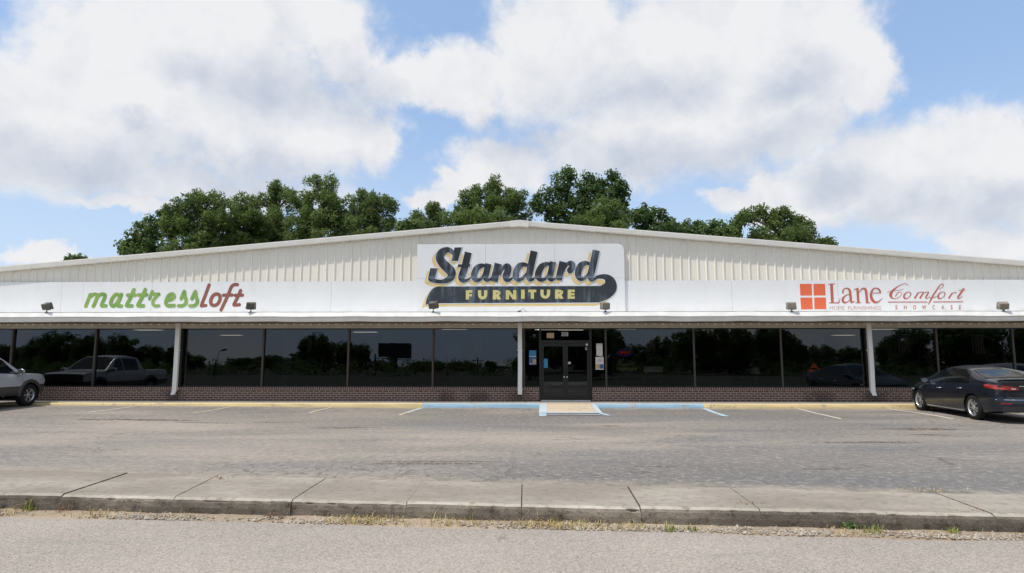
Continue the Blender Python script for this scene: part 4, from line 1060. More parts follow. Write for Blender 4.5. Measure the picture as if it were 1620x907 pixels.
b = MB(); b.box((a[0] + c[0]) / 2 - .02, (a[0] + c[0]) / 2 + .02, .34, .37, .15, c[2] + .3); b.box(a[0] + .1, c[0] - .1, .30, .42, .148, .175); b.build('stand', M['blackp'], ss_)
hb_ = tag(empty('header_board'), 'pale rectangular panel standing behind the glass below the striped flag', 'panel')
a, c = onY(1018.5, 589, .45), onY(1049, 580, .45)
b = MB(); b.box(a[0], c[0], .45, .50, a[2], c[2]); b.build('panel', M['paper'], hb_)
b = MB()
for xx in (a[0] + .08, c[0] - .08): b.box(xx - .015, xx + .015, .51, .54, .148, c[2] - .04); b.box(xx - .04, xx + .04, .44, .60, .1475, .165)
b.build('stand', M['blackp'], hb_)
# upholstered pieces near the glass
def sofa(x, y, wd, mat, label):
    r = tag(empty('sofa', (x, y, .146)), label, 'sofa')
    def soft(mb, name, bv=.05):
        o = mb.build(name, mat, r); m2 = o.modifiers.new('b', 'BEVEL'); m2.width = bv; m2.segments = 3; return o
    b = MB(); b.box(-wd / 2, wd / 2, -.42, .42, .08, .30); soft(b, 'base', .03)
    b = MB(); b.box(-wd / 2 + .2, -.005, -.44, .2, .302, .47); soft(b, 'seat_cushion'); b = MB(); b.box(.005, wd / 2 - .2, -.44, .2, .302, .47); soft(b, 'seat_cushion')
    b = MB(); b.box(-wd / 2 + .2, -.005, .202, .42, .302, .90); soft(b, 'back_cushion', .07); b = MB(); b.box(.005, wd / 2 - .2, .202, .42, .302, .90); soft(b, 'back_cushion', .07)
    for s in (-1, 1): b = MB(); b.box(s * wd / 2 - (.19 if s > 0 else 0), s * wd / 2 + (.19 if s < 0 else 0), -.42, .42, .302, .62); soft(b, 'armrest', .07)
    for sx in (-1, 1):
        for sy in (-1, 1): b = MB(); b.tube([(sx * (wd / 2 - .1), sy * .34, 0), (sx * (wd / 2 - .1), sy * .34, .08)], [.02, .03], 8); b.build('leg', M['wood'], r)
sofa(7.1, 1.6, 1.9, plain('sofa_grey', (.16, .15, .15), .9), 'dim grey sofa standing behind the window two panes right of the door')
sofa(-2.3, 1.9, 1.7, plain('sofa_brown', (.13, .10, .085), .9), 'dim brown sofa standing behind the window left of the middle downspout')
tl_ = tag(empty('table_lamp', (8.5, 1.1, .146)), 'table lamp with pale shade on a small table beside the grey sofa', 'table lamp')
b = MB(); b.box(-.25, .25, -.25, .25, .52, .56)
for sx in (-1, 1):
    for sy in (-1, 1): b.box(sx * .22 - .02, sx * .22 + .02, sy * .22 - .02, sy * .22 + .02, 0, .519)
sdt = tag(b.build('side_table', M['wood']), 'small dark side table under the lamp beside the grey sofa', 'side table'); sdt.location = (8.5, 1.1, .146)
tl_.location.z = .146 + .562
b = MB(); b.tube([(0, 0, 0), (0, 0, .02), (0, 0, .04), (0, 0, .15), (0, 0, .25), (0, 0, .40)], [.09, .09, .03, .07, .06, .012], 14); b.build('lamp_base', M['lampt'], tl_, True)
b = MB(); b.tube([(0, 0, .36), (0, 0, .60)], [.19, .12], 18); b.build('lamp_shade', M['paper'], tl_)

# ================================================================== vehicles
def paintmat(name, col, metal=.35, rough=.32):
    m_, t, b = newmat(name); p = pos(t)
    n = t.noise(p, 2.0, 4)
    b.inputs['Base Color'].default_value = (*col, 1); b.inputs['Metallic'].default_value = metal
    t.set(b.inputs['Roughness'], t.m('ADD', rough - .04, t.m('MULTIPLY', n, .10)))
    b.inputs['Coat Weight'].default_value = .8; b.inputs['Coat Roughness'].default_value = .04; b.inputs['Specular IOR Level'].default_value = .2
    return m_
M['navy'] = paintmat('navy_paint', (.006, .008, .014), .0, .4)
M['silver'] = paintmat('silver_paint', (.42, .43, .44), .7, .35)
M['truckgrey'] = paintmat('pewter_paint', (.46, .48, .51), .25, .36)
M['clad'] = plain('grey_cladding', (.055, .05, .043), .55, vary=.15, sc=6)
M['tail'] = plain('tail_red', (.25, .008, .008), .18, vary=.2, sc=12, coat=1.0)
M['tailo'] = plain('tail_orange', (.38, .035, .012), .2, vary=.15, sc=12, coat=1.0)
M['clear'] = plain('clear_lens', (.55, .57, .6), .12, vary=.1, coat=1.0)
M['plate'] = plain('plate_white', (.62, .60, .54), .5, vary=.12, sc=20)
def itp(x, tab):
    xs_, ys_ = zip(*tab); return float(np.interp(x, xs_, ys_))
def sitp(x, tab):
    """smooth interpolation through a table"""
    xs_ = np.array([a for a, _ in tab]); ys_ = np.array([c for _, c in tab])
    if x <= xs_[0]: return float(ys_[0])
    if x >= xs_[-1]: return float(ys_[-1])
    i = int(np.searchsorted(xs_, x)) - 1
    h = xs_[i + 1] - xs_[i]; t = (x - xs_[i]) / h
    d = lambda k: 0.0 if k in (0, len(xs_) - 1) else (ys_[k + 1] - ys_[k - 1]) / (xs_[k + 1] - xs_[k - 1])
    m0, m1 = d(i) * h, d(i + 1) * h
    return float((2 * t**3 - 3 * t**2 + 1) * ys_[i] + (t**3 - 2 * t**2 + t) * m0 + (-2 * t**3 + 3 * t**2) * ys_[i + 1] + (t**3 - t**2) * m1)
class Car:
    """local axes: y forward, x to the right, z up; tables along y"""
    def __init__(s, S): s.S = S
    def w(s, y): return sitp(y, s.S['width'])
    def sh(s, y): return sitp(y, s.S['belt'])
    def top(s, y): return max(sitp(y, s.S['roof']), s.sh(y))
    def zb(s, y):
        z = sitp(y, s.S['sill'])
        for ya in s.S['axles']:
            d = abs(y - ya); Ra = s.S['arch']
            if d < Ra: z = max(z, s.S['wr'] + math.sqrt(Ra * Ra - d * d))
        return z
    def side(s, y, z, off=0.0):
        return s.w(y) * sitp((z - .2) / (s.sh(y) - .2 + 1e-6), s.S['sect']) + off
    def roofw(s, y):
        f = (s.top(y) - s.sh(y)) / (s.S['zmax'] - s.S['beltz'])
        f = min(1, max(0, f)); ws = s.side(y, s.sh(y))
        return ws + (s.S['roofw'] - ws) * f
    def edge(s, y): return s.sh(y) + (s.top(y) - s.sh(y)) * s.S.get('edgef', .90)
    def glassx(s, y, z, off=0.0):
        h = s.edge(y) - s.sh(y); f = (z - s.sh(y)) / (h + 1e-6)
        return s.side(y, s.sh(y)) + (s.roofw(y) - s.side(y, s.sh(y))) * f + .018 * math.sin(math.pi * min(1, max(0, f))) + off
    def topz(s, x, y):
        rw = s.roofw(y); f = min(1, abs(x) / rw); e_ = s.edge(y)
        return e_ + (s.top(y) + s.S['crown'] - e_) * (1 - f ** 2.4)
    def build(s, name, label, mats):
        S = s.S; root = empty(name); tag(root, label, S['cat'])
        y0, y1 = S['tail'], S['nose']
        ys = set(np.round(np.linspace(y0, y1, 64), 3))
        for ya in S['axles']:
            for k in np.linspace(-1, 1, 23): ys.add(round(ya + S['arch'] * math.sin(k * math.pi / 2) * 1.0, 4))
        for a, c in S['gaps']: ys |= {a, c}
        ys = sorted(ys); ys = [y for i, y in enumerate(ys) if i == 0 or y - ys[i - 1] > .004]
        body, seam = MB(), MB(); NZ, NT_ = 12, 9
        doors = [MB() for _ in S['doors']]
        for sg_ in (-1, 1):
            col = []
            for y in ys:
                zb_, zs = s.zb(y), s.sh(y)
                col.append([(sg_ * s.side(y, zb_ + (zs - zb_) * k / NZ), y, zb_ + (zs - zb_) * k / NZ) for k in range(NZ + 1)])
            for i in range(len(ys) - 1):
                ym = (ys[i] + ys[i + 1]) / 2; tgt = body; mi = 0
                if any(a - .001 <= ym <= c + .001 for a, c in S['gaps']): tgt, mi = seam, 0
                for k in range(NZ):
                    zm = (col[i][k][2] + col[i][k + 1][2]) / 2
                    t2 = tgt
                    if tgt is body:
                        for di, (da, dc, sd_) in enumerate(S['doors']):
                            if sd_ == sg_ and da < ym < dc and zm > S['doorz']: t2 = doors[di]
                    t2.add([col[i][k], col[i + 1][k], col[i + 1][k + 1], col[i][k + 1]], [(0, 1, 2, 3)], S.get('clad', 0) > zm and 1 or 0)
                # greenhouse flank
                g0 = [(sg_ * s.glassx(ys[i], s.sh(ys[i]) + (s.edge(ys[i]) - s.sh(ys[i])) * k / 6), ys[i], s.sh(ys[i]) + (s.edge(ys[i]) - s.sh(ys[i])) * k / 6) for k in range(7)]
                g1 = [(sg_ * s.glassx(ys[i + 1], s.sh(ys[i + 1]) + (s.edge(ys[i + 1]) - s.sh(ys[i + 1])) * k / 6), ys[i + 1], s.sh(ys[i + 1]) + (s.edge(ys[i + 1]) - s.sh(ys[i + 1])) * k / 6) for k in range(7)]
                for k in range(6): body.add([g0[k], g1[k], g1[k + 1], g0[k + 1]], [(0, 1, 2, 3)])
            # inner wheel wells
            for ya in S['axles']:
                wl = MB(); ar = [(ya + S['arch'] * .985 * math.cos(a), S['wr'] + S['arch'] * .985 * math.sin(a)) for a in np.linspace(-.35, math.pi + .35, 24)]
                for q in range(len(ar) - 1):
                    xo, xi = sg_ * (s.w(ya) - .03), sg_ * .35
                    seam.add([(xo, *ar[q]), (xo, *ar[q + 1]), (xi, *ar[q + 1]), (xi, *ar[q])], [(0, 1, 2, 3)])
                seam.add([(sg_ * .35, *p) for p in ar], [tuple(range(len(ar)))])
        tops = []
        for y in ys:
            rw = s.roofw(y); tops.append([(x, y, s.topz(x, y)) for x in np.linspace(-rw, rw, 2 * NT_ + 1)])
        for i in range(len(ys) - 1):
            for k in range(2 * NT_): body.add([tops[i][k], tops[i + 1][k], tops[i + 1][k + 1], tops[i][k + 1]], [(0, 1, 2, 3)])
        # ends, floor
        def end(sgn, prof):
            y = ys[-1] if sgn > 0 else ys[0]
            zb_, zs = s.zb(y), s.sh(y); G = []
            us = np.linspace(-1, 1, 25)
            for k in range(13):
                z = zb_ + (zs - zb_) * k / 12
                hw = s.side(y, z); G.append([(u * hw, y + sgn * prof(z) * (1 - abs(u) ** 3.2) ** .55, z + (s.topz(u * hw, y) - zs) * (k / 12) ** 3 * (1 if k == 12 else .8)) for u in us])
            hw = s.side(y, zs); G.append([(u * hw, y, s.topz(u * hw, y)) for u in us])
            for k in range(13):
                for q in range(24): body.add([G[k][q], G[k][q + 1], G[k + 1][q + 1], G[k + 1][q]], [(0, 1, 2, 3)], 1 if S.get('clad', 0) > G[k][q][2] + .02 else 0)
            return y
        end(1, S['nosep']); end(-1, S['tailp'])
        fl = [(y, .24) for y in ys[::6]]
        seam.add([(-.7, ys[2], .26), (.7, ys[2], .26), (.7, ys[-3], .26), (-.7, ys[-3], .26)], [(0, 1, 2, 3)])
        def fin(mb, nm, mt, par=root, smooth=True):
            o = mb.build(nm, mt, par, smooth, fix=False)
            bb_ = bmesh.new(); bb_.from_mesh(o.data); bmesh.ops.remove_doubles(bb_, verts=bb_.verts, dist=.0005); bmesh.ops.recalc_face_normals(bb_, faces=bb_.faces)
            bb_.to_mesh(o.data); bb_.free()
            if smooth: o.data.polygons.foreach_set('use_smooth', [True] * len(o.data.polygons)); o.data.set_sharp_from_angle(angle=R(38))
            return o
        s.root, s.fin = root, fin
        s.body = fin(body, 'body', [mats['paint'], M['clad']]); fin(seam, 'underbody', M['rubber'])
        s.doors = [fin(d, 'door', [mats['paint'], M['clad']]) for d in doors]
        # side windows as raised panes
        for (yy, sg_) in S['panes']:
            b = MB(); g = []
            (ya, yb, ka, kb, sl0, sl1) = yy          # rear and front limits, pillar slants, bottom and top margins
            n = 12
            for i in range(n + 1):
                col = []
                for k in range(8):
                    v = sl0 + (sl1 - sl0) * k / 7
                    y = (ya + ka * v) + ((yb + kb * v) - (ya + ka * v)) * i / n
                    h = s.edge(y) - s.sh(y); z = s.sh(y) + h * v
                    col.append((sg_ * s.glassx(y, z, .007), y, z))
                g.append(col)
            for i in range(n):
                for k in range(7): b.add([g[i][k], g[i + 1][k], g[i + 1][k + 1], g[i][k + 1]], [(0, 1, 2, 3)])
            fin(b, 'side_window', M['cardark'])
            b = MB(); b.tube([(p[0] + sg_ * .004, p[1], p[2] - .012) for p in [q[0] for q in g]], .010, 5); fin(b, 'window_trim', S.get('trimm', M['blackp']))
        for nm, ya, yb, mg in (('windscreen', *S['screen'], .06), ('rear_window', *S['rear'], .07)):
            b = MB(); n, mx = 12, 16; G = []
            for i in range(n + 1):
                y = ya + (yb - ya) * i / n; rw = s.roofw(y) - mg
                G.append([(x, y, s.topz(x, y) + .008) for x in np.linspace(-rw, rw, mx + 1)])
            for i in range(n):
                for k in range(mx): b.add([G[i][k], G[i][k + 1], G[i + 1][k + 1], G[i + 1][k]], [(0, 1, 2, 3)])
            fin(b, nm, M['cardark'])
        # wheels
        for ya in S['axles']:
            for sg_ in (-1, 1):
                xo = sg_ * (s.w(ya) - .012); r_, rw = S['wr'], S['rim']
                def lathe(mb, prf, n=40, mi=0):
                    rings = [[(xo - sg_ * dx_, ya + q * math.cos(a), S['wr'] + q * math.sin(a)) for a in np.linspace(0, 2 * math.pi, n, endpoint=False)] for dx_, q in prf]
                    mb.loft(rings, caps=False, mi=mi)
                b = MB(); lathe(b, [(.05, .001), (.05, rw - .01), (.19, rw - .01), (.19, .001)]); wh = fin(b, 'wheel', M['blackp'])
                b = MB(); lathe(b, [(.012, rw - .004), (.0, rw + .02), (.0, r_ - .06), (.012, r_ - .025), (.035, r_ - .004), (.06, r_), (.17, r_), (.195, r_ - .01), (.22, r_ - .05), (.22, rw - .004)]); fin(b, 'tyre', M['rubber'], wh)
                b = MB(); lathe(b, [(.05, rw - .022), (.018, rw - .014), (.010, rw - .004), (.024, rw), (.1, rw - .01)])
                for k in range(S['spokes']):
                    a = 2 * math.pi * k / S['spokes']; da = S['spw'] / 2
                    A = lambda q, an, d: (xo - sg_ * d, ya + q * math.cos(an), S['wr'] + q * math.sin(an))
                    ang = a + (.10 if (k % 2 and S.get('pair')) else -.10 if S.get('pair') else 0)
                    b.add([A(.055, a - .16, .03), A(.055, a + .16, .03), A(rw - .02, ang + da, .022), A(rw - .02, ang - da, .022),
                           A(.055, a - .16, .05), A(.055, a + .16, .05), A(rw - .02, ang + da, .05), A(rw - .02, ang - da, .05)],
                          [(0, 1, 2, 3), (0, 1, 5, 4), (1, 2, 6, 5), (2, 3, 7, 6), (3, 0, 4, 7)])
                lathe(b, [(.022, .001), (.022, .05), (.034, .062), (.05, .062)], 20)
                fin(b, 'rim', M['rim'], wh)
        # mirrors, handles
        for sg_ in (-1, 1):
            my = S['mirror']; zc = s.sh(my) + .075; xc = s.side(my, s.sh(my)) + S.get('mirx', .10)
            b = MB(); mr, mh = S.get('mirs', (.105, .07))
            rings = [[(sg_ * (xc + f * mr * math.cos(a)), my + yy, zc + f * mh * math.sin(a) + .01 * math.cos(2 * a)) for a in np.linspace(0, 2 * math.pi, 16, endpoint=False)] for yy, f in ((-.05, .94), (-.045, 1), (.03, .95), (.075, .7), (.095, .3))]
            b.loft(rings); mi_ = fin(b, 'mirror', S.get('mirm', mats['paint']))
            b = MB(); b.tube([(sg_ * (xc - .14), my + .02, zc - .07), (sg_ * (xc - .04), my + .02, zc - .04)], .022, 8); fin(b, 'mirror_arm', M['blackp'], mi_)
            b = MB(); b.add([(sg_ * (xc + .88 * mr * math.cos(a)), my - .0515, zc + .86 * mh * math.sin(a)) for a in np.linspace(0, 2 * math.pi, 16, endpoint=False)], [tuple(range(16))]); fin(b, 'mirror_glass', M['chrome'], mi_)
        for di, (ya, yb, sd_) in enumerate(S['doors']):
            b = MB(); zc = s.sh(ya) - S['hz']; y_ = ya + .13
            b.tube([(sd_ * (s.side(y_ + t, zc) + o_), y_ + t, zc) for t, o_ in ((-.09, .0), (-.075, .03), (.075, .03), (.09, .0))], .015, 6); fin(b, 'door_handle', S.get('handm', M['chrome']), s.doors[di])
        return root
    def rear_patch(s, name, pts, mat, off=.010, par=None):
        """patch on the tail face: list of rows of (u, z)"""
        y = s.S['tail']; yy = min(y + .006, y); b = MB()
        rows = []
        for row in pts:
            r_ = []
            for (u, z) in row:
                if abs(u) <= 1: hw = s.side(y, z); r_.append((u * hw * (1 + off / hw), y - (s.S['tailp'](z) + off) * (max(0, 1 - abs(u) ** 3.2)) ** .55 - off * .3, z))
                else: yq = y + (abs(u) - 1); r_.append((math.copysign(s.side(yq, z) + off, u), yq, z))
            rows.append(r_)
        n = len(rows[0])
        for i in range(len(rows) - 1):
            for k in range(n - 1): b.add([rows[i][k], rows[i][k + 1], rows[i + 1][k + 1], rows[i + 1][k]], [(0, 1, 2, 3)])
        return s.fin(b, name, mat, par or s.root)
m_, t, bb = newmat('dark_car_glass'); bb.inputs['Base Color'].default_value = (.006, .008, .009, 1); bb.inputs['Roughness'].default_value = .02; bb.inputs['Specular IOR Level'].default_value = .6
M['cardark'] = m_
SECT = [(0, .945), (.16, .975), (.36, .992), (.55, 1.0), (.72, .992), (.80, .985), (.92, .965), (1.0, .935)]
SED = dict(cat='car', tail=-2.22, nose=2.24, axles=(1.45, -1.37), arch=.375, wr=.338, rim=.232, spokes=10, spw=.15, pair=True,
    width=[(-2.25, .80), (-2.0, .865), (-1.4, .918), (-.5, .925), (.8, .922), (1.5, .915), (1.95, .86), (2.25, .74)],
    belt=[(-2.25, 1.015), (-1.9, 1.03), (-1.2, 1.0), (-.3, .955), (.6, .93), (1.1, .90), (1.6, .84), (2.0, .755), (2.25, .66)],
    roof=[(-2.25, 1.05), (-1.95, 1.085), (-1.75, 1.12), (-1.35, 1.24), (-.95, 1.365), (-.5, 1.43), (-.1, 1.445), (.25, 1.42), (.6, 1.31), (.95, 1.13), (1.2, 1.0), (1.4, .92), (1.7, .845), (2.25, .67)],
    sill=[(-2.25, .30), (-1.8, .24), (-1, .19), (1, .19), (1.9, .20), (2.25, .24)], sect=SECT, beltz=.95, zmax=1.445, roofw=.575, crown=.02, edgef=.90,
    gaps=[(-.985, -.973), (.055, .067), (1.06, 1.072)], doors=[(-.973, .055, -1), (.067, 1.06, -1), (-.973, .055, 1), (.067, 1.06, 1)], doorz=.30, hz=.15,
    nosep=lambda z: .20 * math.sin(min(1, max(0, (z - .18) / .5)) * math.pi * .8 + .5), tailp=lambda z: (.19 if z < .56 else .19 - .035 * min(1, (z - .56) / .06)) + (.05 * min(1, max(0, (z - .92) / .1))),
    panes=[((-1.28, -.02, .30, .0, .06, .93), -1), ((.03, 1.02, .0, -.62, .06, .93), -1), ((-1.28, -.02, .30, .0, .06, .93), 1), ((.03, 1.02, .0, -.62, .06, .93), 1)],
    screen=(.42, 1.12), rear=(-1.72, -.92), mirror=.93, handm=M['chrome'], trimm=M['chrome'])
sed = Car(SED); so = sed.build('parked_car', 'dark navy sedan parked nose in at the right edge, red tail lights showing', dict(paint=M['navy']))
for sg_ in (-1, 1):
    L = lambda *r: [(sg_ * u, z) for u, z in r]
    tl = sed.rear_patch('tail_light', [L((1.30, .905), (1.15, .885), (1.0, .865), (.85, .85), (.62, .845), (.42, .855)), L((1.34, .955), (1.15, .95), (1.0, .94), (.85, .925), (.62, .905), (.42, .885)), L((1.36, .985), (1.15, .98), (1.0, .975), (.85, .965), (.62, .945), (.42, .905))], M['tail'])
    sed.rear_patch('tail_light_lens', [L((1.1, .90), (1.0, .885), (.85, .87), (.72, .865)), L((1.1, .93), (1.0, .92), (.85, .908), (.72, .893))], M['tailo'], .016, tl)
    sed.rear_patch('reverse_lamp', [L((.62, .875), (.5, .872)), L((.62, .90), (.5, .89))], M['clear'], .017, tl)
    sed.rear_patch('reflector', [L((.93, .50), (.8, .495), (.66, .495)), L((.93, .525), (.8, .52), (.66, .52))], M['tail'], .01)
    sed.rear_patch('bumper_trim', [L((1.0, .60), (.8, .60), (.5, .60), (.2, .60), (0, .60)), L((1.0, .612), (.8, .612), (.5, .612), (.2, .612), (0, .612))], M['chrome'], .008)
sed.rear_patch('bumper_valance', [[(u, .30) for u in np.linspace(-.92, .92, 13)], [(u, .44) for u in np.linspace(-.88, .88, 13)]], M['blackp'], .012)
sed.rear_patch('trunk_chrome', [[(u, .945) for u in np.linspace(-.42, .42, 9)], [(u, .965) for u in np.linspace(-.42, .42, 9)]], M['chrome'], .014)
sed.rear_patch('licence_plate', [[(u, .70) for u in (-.22, -.1, 0, .1, .22)], [(u, .85) for u in (-.22, -.1, 0, .1, .22)]], M['plate'], .014)
b = MB()
for dx_ in np.linspace(-.62, .62, 3): pass
for z_ in (0,):
    G = [[(u * .74, -2.20 - .10 * (1 - abs(u) ** 3) - k * .03, sed.topz(u * .74, -2.2) + .012 + k * .014) for u in np.linspace(-1, 1, 15)] for k in range(4)]
    for i in range(3):
        for k in range(14): b.add([G[i][k], G[i][k + 1], G[i + 1][k + 1], G[i + 1][k]], [(0, 1, 2, 3)])
sp = sed.fin(b, 'trunk_lip', M['navy'])
# sill trim, side marker and headlights
b = MB()
def side_patch(car, name, y0, y1, z0, z1, mat, off=.006, sg_=-1, n=6, par=None):
    b = MB(); G = [[(sg_ * (car.side(y, z) + off), y, z) for y in np.linspace(y0, y1, n)] for z in np.linspace(z0, z1, 4)]
    for i in range(3):
        for k in range(n - 1): b.add([G[i][k], G[i][k + 1], G[i + 1][k + 1], G[i + 1][k]], [(0, 1, 2, 3)])
    return car.fin(b, name, mat, par or car.root)
side_patch(sed, 'sill_trim', -.92, 1.0, .215, .24, M['chrome'], .006)
side_patch(sed, 'side_marker', 1.93, 2.06, .60, .63, M['tailo'], .006)
side_patch(sed, 'headlight', 1.72, 2.16, .66, .70, M['clear'], .008, -1); side_patch(sed, 'headlight', 1.72, 2.16, .66, .70, M['clear'], .008, 1)
for rz_, ax, sg_ in ((1.0, 0, -1),):
    so.location = (13.24, -3.48, 0.0); so.rotation_euler.z = R(-6.3)

# silver hatchback two bays on, its reflection showing over the sedan
HB = dict(SED); HB.update(tail=-1.95, nose=2.05, axles=(1.30, -1.30), arch=.36, wr=.325, rim=.21, spokes=9, pair=False, spw=.16,
    width=[(-2.0, .80), (-1.7, .86), (-1, .88), (.8, .88), (1.5, .86), (1.85, .80), (2.1, .70)],
    belt=[(-2.0, 1.05), (-1.2, 1.04), (0, 1.0), (.8, .97), (1.2, .95), (1.7, .86), (2.1, .70)],
    roof=[(-2.0, 1.10), (-1.9, 1.25), (-1.7, 1.42), (-1.3, 1.53), (-.6, 1.575), (-.1, 1.57), (.3, 1.52), (.7, 1.36), (1.05, 1.16), (1.25, 1.02), (1.6, .90), (2.1, .71)],
    sill=[(-2.0, .30), (-1, .20), (1, .20), (2.1, .24)], beltz=1.0, zmax=1.575, roofw=.58, gaps=[(-.80, -.788), (.15, .162), (1.02, 1.032)],
    doors=[(-.788, .15, -1), (.162, 1.02, -1), (-.788, .15, 1), (.162, 1.02, 1)],
    tailp=lambda z: .14, panes=[((-1.6, -.86, .1, .06, .06, .90), -1), ((-.80, .12, .06, .0, .06, .92), -1), ((.17, 1.05, .0, -.58, .06, .92), -1), ((-1.6, -.86, .1, .06, .06, .90), 1), ((-.80, .12, .06, .0, .06, .92), 1), ((.17, 1.05, .0, -.58, .06, .92), 1)],
    screen=(.46, 1.18), rear=(-1.93, -1.62), mirror=.95, trimm=M['blackp'], handm=M['silver'])
hb = Car(HB); ho = hb.build('parked_car', 'silver hatchback just off the right edge, its roof reflected in the window above the sedan', dict(paint=M['silver']))
for sg_ in (-1, 1): side_patch(hb, 'tail_light', -1.94, -1.80, .80, 1.02, M['tail'], .008, sg_)
side_patch(hb, 'headlight', 1.6, 2.0, .66, .74, M['clear'], .008, -1); side_patch(hb, 'headlight', 1.6, 2.0, .66, .74, M['clear'], .008, 1)
ho.scale.z = .93; ho.location = (19.4, -3.0, 0); ho.rotation_euler.z = R(-2)

# pewter sport-utility truck at the left edge
SECT2 = [(0, .95), (.2, .985), (.45, 1.0), (.7, 1.0), (.88, .985), (1.0, .955)]
TR = dict(cat='truck', tail=-2.95, nose=2.03, axles=(1.33, -1.78), arch=.425, wr=.370, rim=.222, spokes=6, spw=.26, pair=False,
    width=[(-2.95, .84), (-2.6, .87), (-1, .885), (.9, .885), (1.4, .88), (1.85, .85), (2.05, .80)],
    belt=[(-2.95, 1.09), (-.5, 1.09), (.75, 1.075), (1.0, 1.06), (1.5, 1.035), (1.9, 1.005), (2.05, .955)],
    roof=[(-2.95, 1.10), (-1.45, 1.10), (-1.32, 1.15), (-1.13, 1.60), (-.95, 1.69), (-.5, 1.72), (-.1, 1.71), (.22, 1.655), (.55, 1.44), (.86, 1.20), (1.02, 1.11), (1.3, 1.08), (1.85, 1.04), (2.05, .98)],
    sill=[(-2.95, .52), (-2.3, .46), (-1.5, .40), (1, .40), (1.6, .42), (2.05, .44)], sect=SECT2, beltz=1.09, zmax=1.72, roofw=.63, crown=.02, edgef=.93,
    gaps=[(-1.02, -1.008), (-.06, -.048), (.98, .992), (-1.36, -1.345)], doors=[(-1.008, -.06, -1), (-.048, .98, -1), (-1.008, -.06, 1), (-.048, .98, 1)], doorz=.46, hz=.12, clad=.70,
    nosep=lambda z: .10 + (.06 if z < .68 else 0), tailp=lambda z: .08,
    panes=[((-.98, -.10, .0, .0, .08, .88), -1), ((-.02, .86, .0, -.58, .08, .90), -1), ((-.98, -.10, .0, .0, .08, .88), 1), ((-.02, .86, .0, -.58, .08, .90), 1)],
    screen=(.25, .95), rear=(-1.30, -1.14), mirror=.78, mirx=.14, mirs=(.12, .095), mirm=M['chrome'], handm=M['truckgrey'])
tr_ = Car(TR); to_ = tr_.build('parked_truck', 'pewter grey pickup truck with dark lower cladding, cut off by the left edge', dict(paint=M['truckgrey']))
to_['category'] = 'truck'
for sg_ in (-1, 1):
    # flared arches
    for ya in TR['axles']:
        b = MB(); G = []
        for a in np.linspace(-.12, math.pi + .12, 25):
            row = []
            for rr_, o_ in ((.425, .035), (.445, .055), (.50, .045), (.525, .004)):
                y, z = ya + rr_ * math.cos(a), TR['wr'] + rr_ * math.sin(a)
                row.append((sg_ * (tr_.w(min(max(y, -2.95), 2.03)) * .99 + o_), y, max(z, .36)))
            G.append(row)
        for i in range(24):
            for k in range(3): b.add([G[i][k], G[i + 1][k], G[i + 1][k + 1], G[i][k + 1]], [(0, 1, 2, 3)])
        tr_.fin(b, 'fender_flare', M['clad'])
    side_patch(tr_, 'side_step', -.8, .8, .40, .46, M['blackp'], .05, sg_)
    side_patch(tr_, 'headlight', 1.90, 2.03, .78, .90, M['clear'], .012, sg_)
side_patch(tr_, 'fender_badge', 1.02, 1.14, .815, .83, M['blackp'], .006, 1)
side_patch(tr_, 'side_marker', 1.72, 1.80, .845, .865, M['tailo'], .006, 1)
q = onZ(49, 645.5, .07)
to_.location = (-16.42 - .885, -1.66 - 1.33, .065); to_.rotation_euler.z = R(1.0)

# ================================================================== trees
def leafmat(name, c0, c1, c2, tr=.48):
    m_, t, b = newmat(name)
    g = t.n('ShaderNodeNewGeometry'); rnd = g.outputs['Random Per Island']
    n = t.noise(g.outputs['Position'], .45, 3)
    c = t.mix(rnd, c0, c1); c = t.mix(t.m('MULTIPLY', t.ss(n, .45, .7), .6), c, c2)
    t.set(b.inputs['Base Color'], c); b.inputs['Roughness'].default_value = .55; b.inputs['Specular IOR Level'].default_value = .25
    tl = t.n('ShaderNodeBsdfTranslucent'); t.set(tl.inputs[0], t.mix(.5, c, (.19, .27, .055)))
    mx = t.n('ShaderNodeMixShader'); mx.inputs[0].default_value = tr
    t.set(mx.inputs[1], b.outputs[0]); t.set(mx.inputs[2], tl.outputs[0]); t.set(m_.node_tree.nodes['Material Output'].inputs[0], mx.outputs[0])
    return m_
M['pine'] = leafmat('pine_needles', (.095, .138, .044), (.135, .19, .060), (.165, .22, .068))
M['leaf'] = leafmat('broad_leaves', (.078, .128, .042), (.115, .175, .055), (.135, .195, .062))
M['leafd'] = leafmat('deep_leaves', (.056, .098, .036), (.085, .135, .046), (.10, .155, .052))
def unit(v): return v / (np.linalg.norm(v, axis=-1, keepdims=True) + 1e-9)
def pine_puffs(C, rad, k, rg):
    """needle tufts: a bottle brush of narrow blades round each twig end"""
    n = len(C); out = []
    d = unit(rg.normal(size=(n, k, 3)) + np.array([0, 0, .25]))
    q = k * 11 // 20          # flat sprays lying round the tuft, the rest are needles standing out of it
    dd = d[:, :q]; nr = unit(dd + rg.normal(size=(n, q, 3)) * .42); u = unit(np.cross(nr, rg.normal(size=(n, q, 3)))); v = np.cross(nr, u)
    pc = C[:, None] + dd * rad[:, None, None] * rg.uniform(.55, 1.0, (n, q, 1)); sz = rad[:, None, None] * rg.uniform(.14, .30, (n, q, 1))
    spray = np.stack([pc - u * sz * .45, pc + u * sz * .45, pc + v * sz * 1.5], 2).reshape(-1, 3, 3)
    d = d[:, q:]; k = k - q
    L = rad[:, None, None] * rg.uniform(.6, 1.15, (n, k, 1)); base = C[:, None] + d * L * rg.uniform(.15, .7, (n, k, 1))
    tip = base + d * L * .45
    side = unit(np.cross(d, np.array([-.2, -.25, 1.0]) + rg.normal(size=(n, k, 3)) * .55)) * L * .095
    return np.concatenate([spray, np.stack([base - side, base + side, tip], 2).reshape(-1, 3, 3)])
